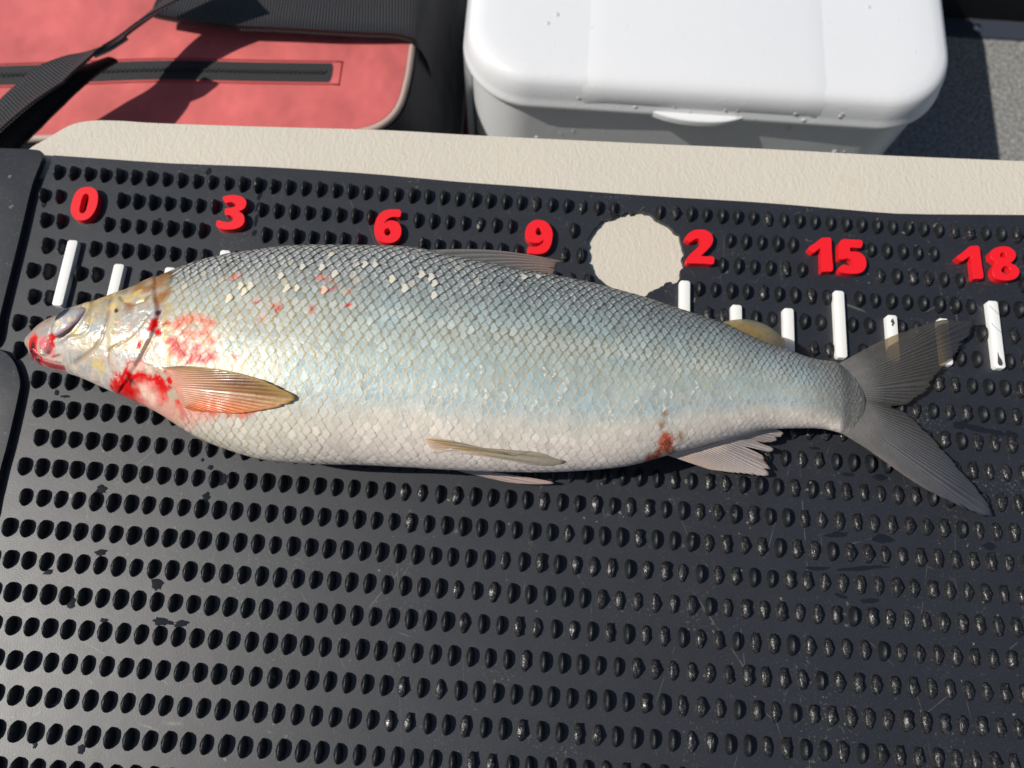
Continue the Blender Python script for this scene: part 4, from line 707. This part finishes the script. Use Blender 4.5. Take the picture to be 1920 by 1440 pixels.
# ------------------------------------------------------------------ white cooler
def rrect(x0, x1, y0, y1, r_, n=14):
    o = []
    for cx, cy, a0 in ((x1-r_, y0+r_, -90), (x1-r_, y1-r_, 0), (x0+r_, y1-r_, 90), (x0+r_, y0+r_, 180)):
        for k in range(n+1):
            a = math.radians(a0+90*k/n); o.append((cx+r_*math.cos(a), cy+r_*math.sin(a)))
    return o
def loft(name, box, rad, prof, m, parent, cap=True, capb=True):
    V = []; Fc = []; n = None
    for ins, z in prof:
        lp = rrect(box[0]+ins, box[1]-ins, box[2]+ins, box[3]-ins, max(rad-ins, 4)); n = len(lp); V += [(p[0], p[1], z) for p in lp]
    for i in range(len(prof)-1):
        for k in range(n): Fc.append((i*n+k, i*n+(k+1) % n, (i+1)*n+(k+1) % n, (i+1)*n+k))
    if capb: Fc.append(tuple(range(n))[::-1])
    if cap: Fc.append(tuple(range((len(prof)-1)*n, len(prof)*n)))
    o = make(name, V, Fc, m, parent); o.data.set_sharp_from_angle(angle=math.radians(50)); return o
LB = (-51, 277, 236, 470)
CL = empty('cooler', (113, 350, DECK)); tag(CL, 'wet white plastic cooler with closed lid standing behind the cushion', 'cooler')
CL.rotation_euler = (0, 0, 0)
loft('lid', LB, 48, [(3, -97), (0, -95), (-.8, -93), (-.4, -90.5), (.5, -88.5), (1.1, -85), (2.0, -80), (3.4, -75.8), (5.2, -72.4), (9, -70.3), (16, -69.3), (30, -68.9), (44, -68.8)], M['cooler'], CL)
prof = [(236.6, -87.5), (236.8, -84.5), (237.6, -80), (239, -75.4), (241.4, -72.2), (245.2, -70.1), (252, -69.1), (271, -68.7), (440, -68.6)]
V = []; Fc = []
for x, d in ((22, -1.6), (34, .0), (46, 1.0), (175, 1.0), (187, .0), (199, -1.6)):
    for kq, (y, z) in enumerate(prof):
        w_ = (-.6, .2, .6, .9, 1, 1, 1, 1, 1)[kq]; d_ = d*w_ if d > 0 else d; V.append((x, y-d_*(1, 1, 1, .8, .6, .3, .1, 0, 0)[kq], z+d_*(0, 0, .2, .6, .8, 1, 1, 1, 1)[kq]))
n = len(prof)
for i in range(5):
    for k in range(n-1): Fc.append((i*n+k, (i+1)*n+k, (i+1)*n+k+1, i*n+k+1))
make('raised_panel', V, Fc, M['cooler'], CL)
loft('tub', (-46.5, 272, 238.4, 460), 44, [(10, DECK+.2), (4, DECK+2), (2, -200), (0, -104), (0, -95.5)], M['cooler'], CL)
prism('latch_lip', [cr([(72, 240), (82, 234.5), (96, 231), (112, 230), (128, 231.5), (140, 235.5), (148, 241), (110, 243)], 4)], -95, -90, M['cooler'], CL, 1.6, 3, True)
slab('handle_arm', -52, -47.2, 282, 292, DECK+20, -97, M['cooler'], CL, 1.2)
V, Fc = [], []
for k in range(95):
    a = random.random(); b0 = len(V); rr = random.choice((.8, 1, 1.3, 1.8, 2.4))*random.uniform(.6, 1)
    if a < .45: # front of lid and tub
        x = random.uniform(0, 225); z = random.choice((random.uniform(-92, -81), random.uniform(-140, -100)))
        y = (np.interp(z, [-95, -92, -88, -80], [236, 235.6, 236.5, 237.4]) if z > -97 else 238.4)
        v, f = dome((0, 0, 0), rr, rr*.45, 8, 3); v = [(x+p[0], y-p[2], z+p[1]) for p in v]
    else:
        x = random.uniform(-20, 250); y = random.uniform(275, 345); v, f = dome((x, y, -68.9), rr, rr*.35, 8, 3)
        if 36 < x < 185: continue
    V += v; Fc += [tuple(q+b0 for q in ff) for ff in f]
tag(make('water_drops', V, Fc, M['water'], CL), kind='stuff')

# ------------------------------------------------------------------ red bag
BG = D['BG']; pan = [tuple(p) for p in cr([p for p in BG['bag_panel'] if p[1] < 260]+[[-88.4, 275], [-88.4, 330], [-88.4, 420]], 4, False)]
BAG = empty('bag', (-230, 300, DECK)); tag(BAG, 'faded red canvas bag with black zip and straps left of the cooler', 'bag')
full = [(-470, 178)]+pan+[(-470, 420)]
prism('front_panel', [full], -96, -90, M['bag_red'], BAG, 2.5, 3, True)
tube('piping', [(p[0]+1.2, p[1]-.8, -92.5) for p in pan], 2.6, M['piping'], BAG)
def wall(name, line, z0, z1, dx, dy, m):
    V = []; Fc = []; n = len(line); rows = 7
    for k in range(rows):
        t = k/(rows-1)
        for i, p in enumerate(line):
            q = math.sin(math.pi*t)*5
            V.append((p[0]+(dx*t+q)*1., p[1]+dy*t, z0+(z1-z0)*t))
    for k in range(rows-1):
        for i in range(n-1): Fc.append((k*n+i, (k+1)*n+i, (k+1)*n+i+1, k*n+i+1))
    return make(name, V, Fc, m, BAG)
wall('gusset', [(p[0]+2.5, p[1]-1) for p in pan], -93, -214, 26, 4, M['bag_black'])
tube('seam_binding', [(p[0]+4.0, p[1]-1.3, -95.5) for p in pan], 1.7, M['bag_black'], BAG)
wall('base_panel', [(p[0]+28.5, p[1]+3) for p in pan], -214, DECK+.5, 7, 0, M['bag_dark_red'])
tube('base_piping', [(p[0]+28.8, p[1]+3, -214) for p in pan], 1.6, M['piping'], BAG, 6)
z = np.array(cr(BG['zip'], 6, False)); wd = 7.6
wid = [wd*min(1., .25+(len(z)-1-i)/4) for i in range(len(z))]
V = [(p[0], p[1]+w, -89.6) for p, w in zip(z, wid)]+[(p[0], p[1]-w, -89.6) for p, w in zip(z, wid)]; n = len(z)
zp = make('zipper_tape', V, [(i, n+i, n+i+1, i+1) for i in range(n-1)], M['zip'], BAG)
V, Fc = [], []
for k in range(150):
    x = -375+k*1.56; y = float(np.interp(x, z[:, 0], z[:, 1]))+(.5 if k % 2 else -.5); b0 = len(V)
    if x > -141: break
    V += [(x+a, y+b, -89.5+h) for h in (0, .7) for a, b in ((-.5, -1.1), (.5, -1.1), (.5, 1.1), (-.5, 1.1))]
    Fc += [(b0+4, b0+5, b0+6, b0+7)]+[(b0+i, b0+(i+1) % 4, b0+4+(i+1) % 4, b0+4+i) for i in range(4)]
tag(make('zipper_teeth', V, Fc, M['zip'], zp, False), kind='stuff')
for sg in (1, -1): tube('stitching', [(p[0], p[1]+sg*(wd+1.6), -89.7) for p in z]+[(z[-1][0]+6, z[-1][1]+sg*(wd+1.6), -89.7)], .55, M['stitch'], BAG, 5)
tube('stitching', [(z[-1][0]+5.5, z[-1][1]+a, -89.7) for a in (-9.2, 0, 9.2)], .5, M['stitch'], BAG, 5)
def ribbon(name, pts, widths, tilt, th, m, parent, cup=0.):
    p = np.array(cr(pts, 8, False)); n = len(p); w = np.interp(np.linspace(0, 1, n), np.linspace(0, 1, len(widths)), widths); tl = np.interp(np.linspace(0, 1, n), np.linspace(0, 1, len(tilt)), tilt)
    V = []; UVs = []; Fc = []; K = 7; L = 0
    for sgn in (1, -1):
        L = 0
        for i in range(n):
            t = p[min(i+1, n-1)]-p[max(i-1, 0)]; t /= np.linalg.norm(t); sd = np.cross(t, (0, 0, 1.)); sd /= np.linalg.norm(sd); up_ = np.cross(sd, t)
            if i: L += np.linalg.norm(p[i]-p[i-1])
            s2 = sd*math.cos(tl[i])+up_*math.sin(tl[i]); u2 = np.cross(s2, t)
            for k in range(K):
                q = 2*k/(K-1)-1; V.append(p[i]+s2*q*w[i]/2+u2*(sgn*th/2+cup*q*q)); UVs.append((L*.16, q))
    for i in range(n-1):
        for k in range(K-1):
            a = i*K+k; Fc.append((a, a+1, a+K+1, a+K)); b = n*K+a; Fc.append((b, b+K, b+K+1, b+1))
        for k in (0, K-1):
            a = i*K+k; Fc.append((a, a+K, n*K+a+K, n*K+a))
    o = make(name, V, Fc, m, parent); me = o.data; ul = me.uv_layers.new(name='UVMap')
    li = np.empty(len(me.loops), int); me.loops.foreach_get('vertex_index', li); ul.data.foreach_set('uv', np.array(UVs, np.float32)[li].ravel()); return o
st = BG['strap']
ribbon('strap', st, [38, 38, 37, 33, 26, 20, 18, 20, 24, 26, 28], [.5, .5, .45, .35, .5, .7, .8, .8, .7, .5, .4], 1.6, M['web'], BAG, 1.5)
ribbon('strap', [(p[0]-3, p[1]-7, p[2]-5) for p in st[:7]], [30, 30, 28, 24, 18, 14, 12], [-.25, -.2, -.2, -.1, .1, .3, .4], 1.6, M['web'], BAG, -1)  # second strap layer, added to enlarge the shadow cast on the bag
pad = BG['pad']
ribbon('shoulder_pad', [(-258, 298, -78), (-235, 297, -78), (-205, 296, -77), (-175, 297, -77), (-145, 298, -78), (-118, 300, -80), (-98, 302, -82), (-86, 303, -88), (-80, 303, -104), (-77, 303, -150)], [46, 50, 52, 52, 52, 52, 52, 52, 52, 52], [.1, .05, 0, 0, 0, 0, 0, 0, 0], 4.5, M['web'], BAG, 0)
sd_ = BG['slider']
ribbon('strap_slider', sd_, [11, 12, 9], [.5, .6, .7], 2.2, M['plastic_black'], BAG, .8)
print('nubs', len(nubs), 'scales', nS)
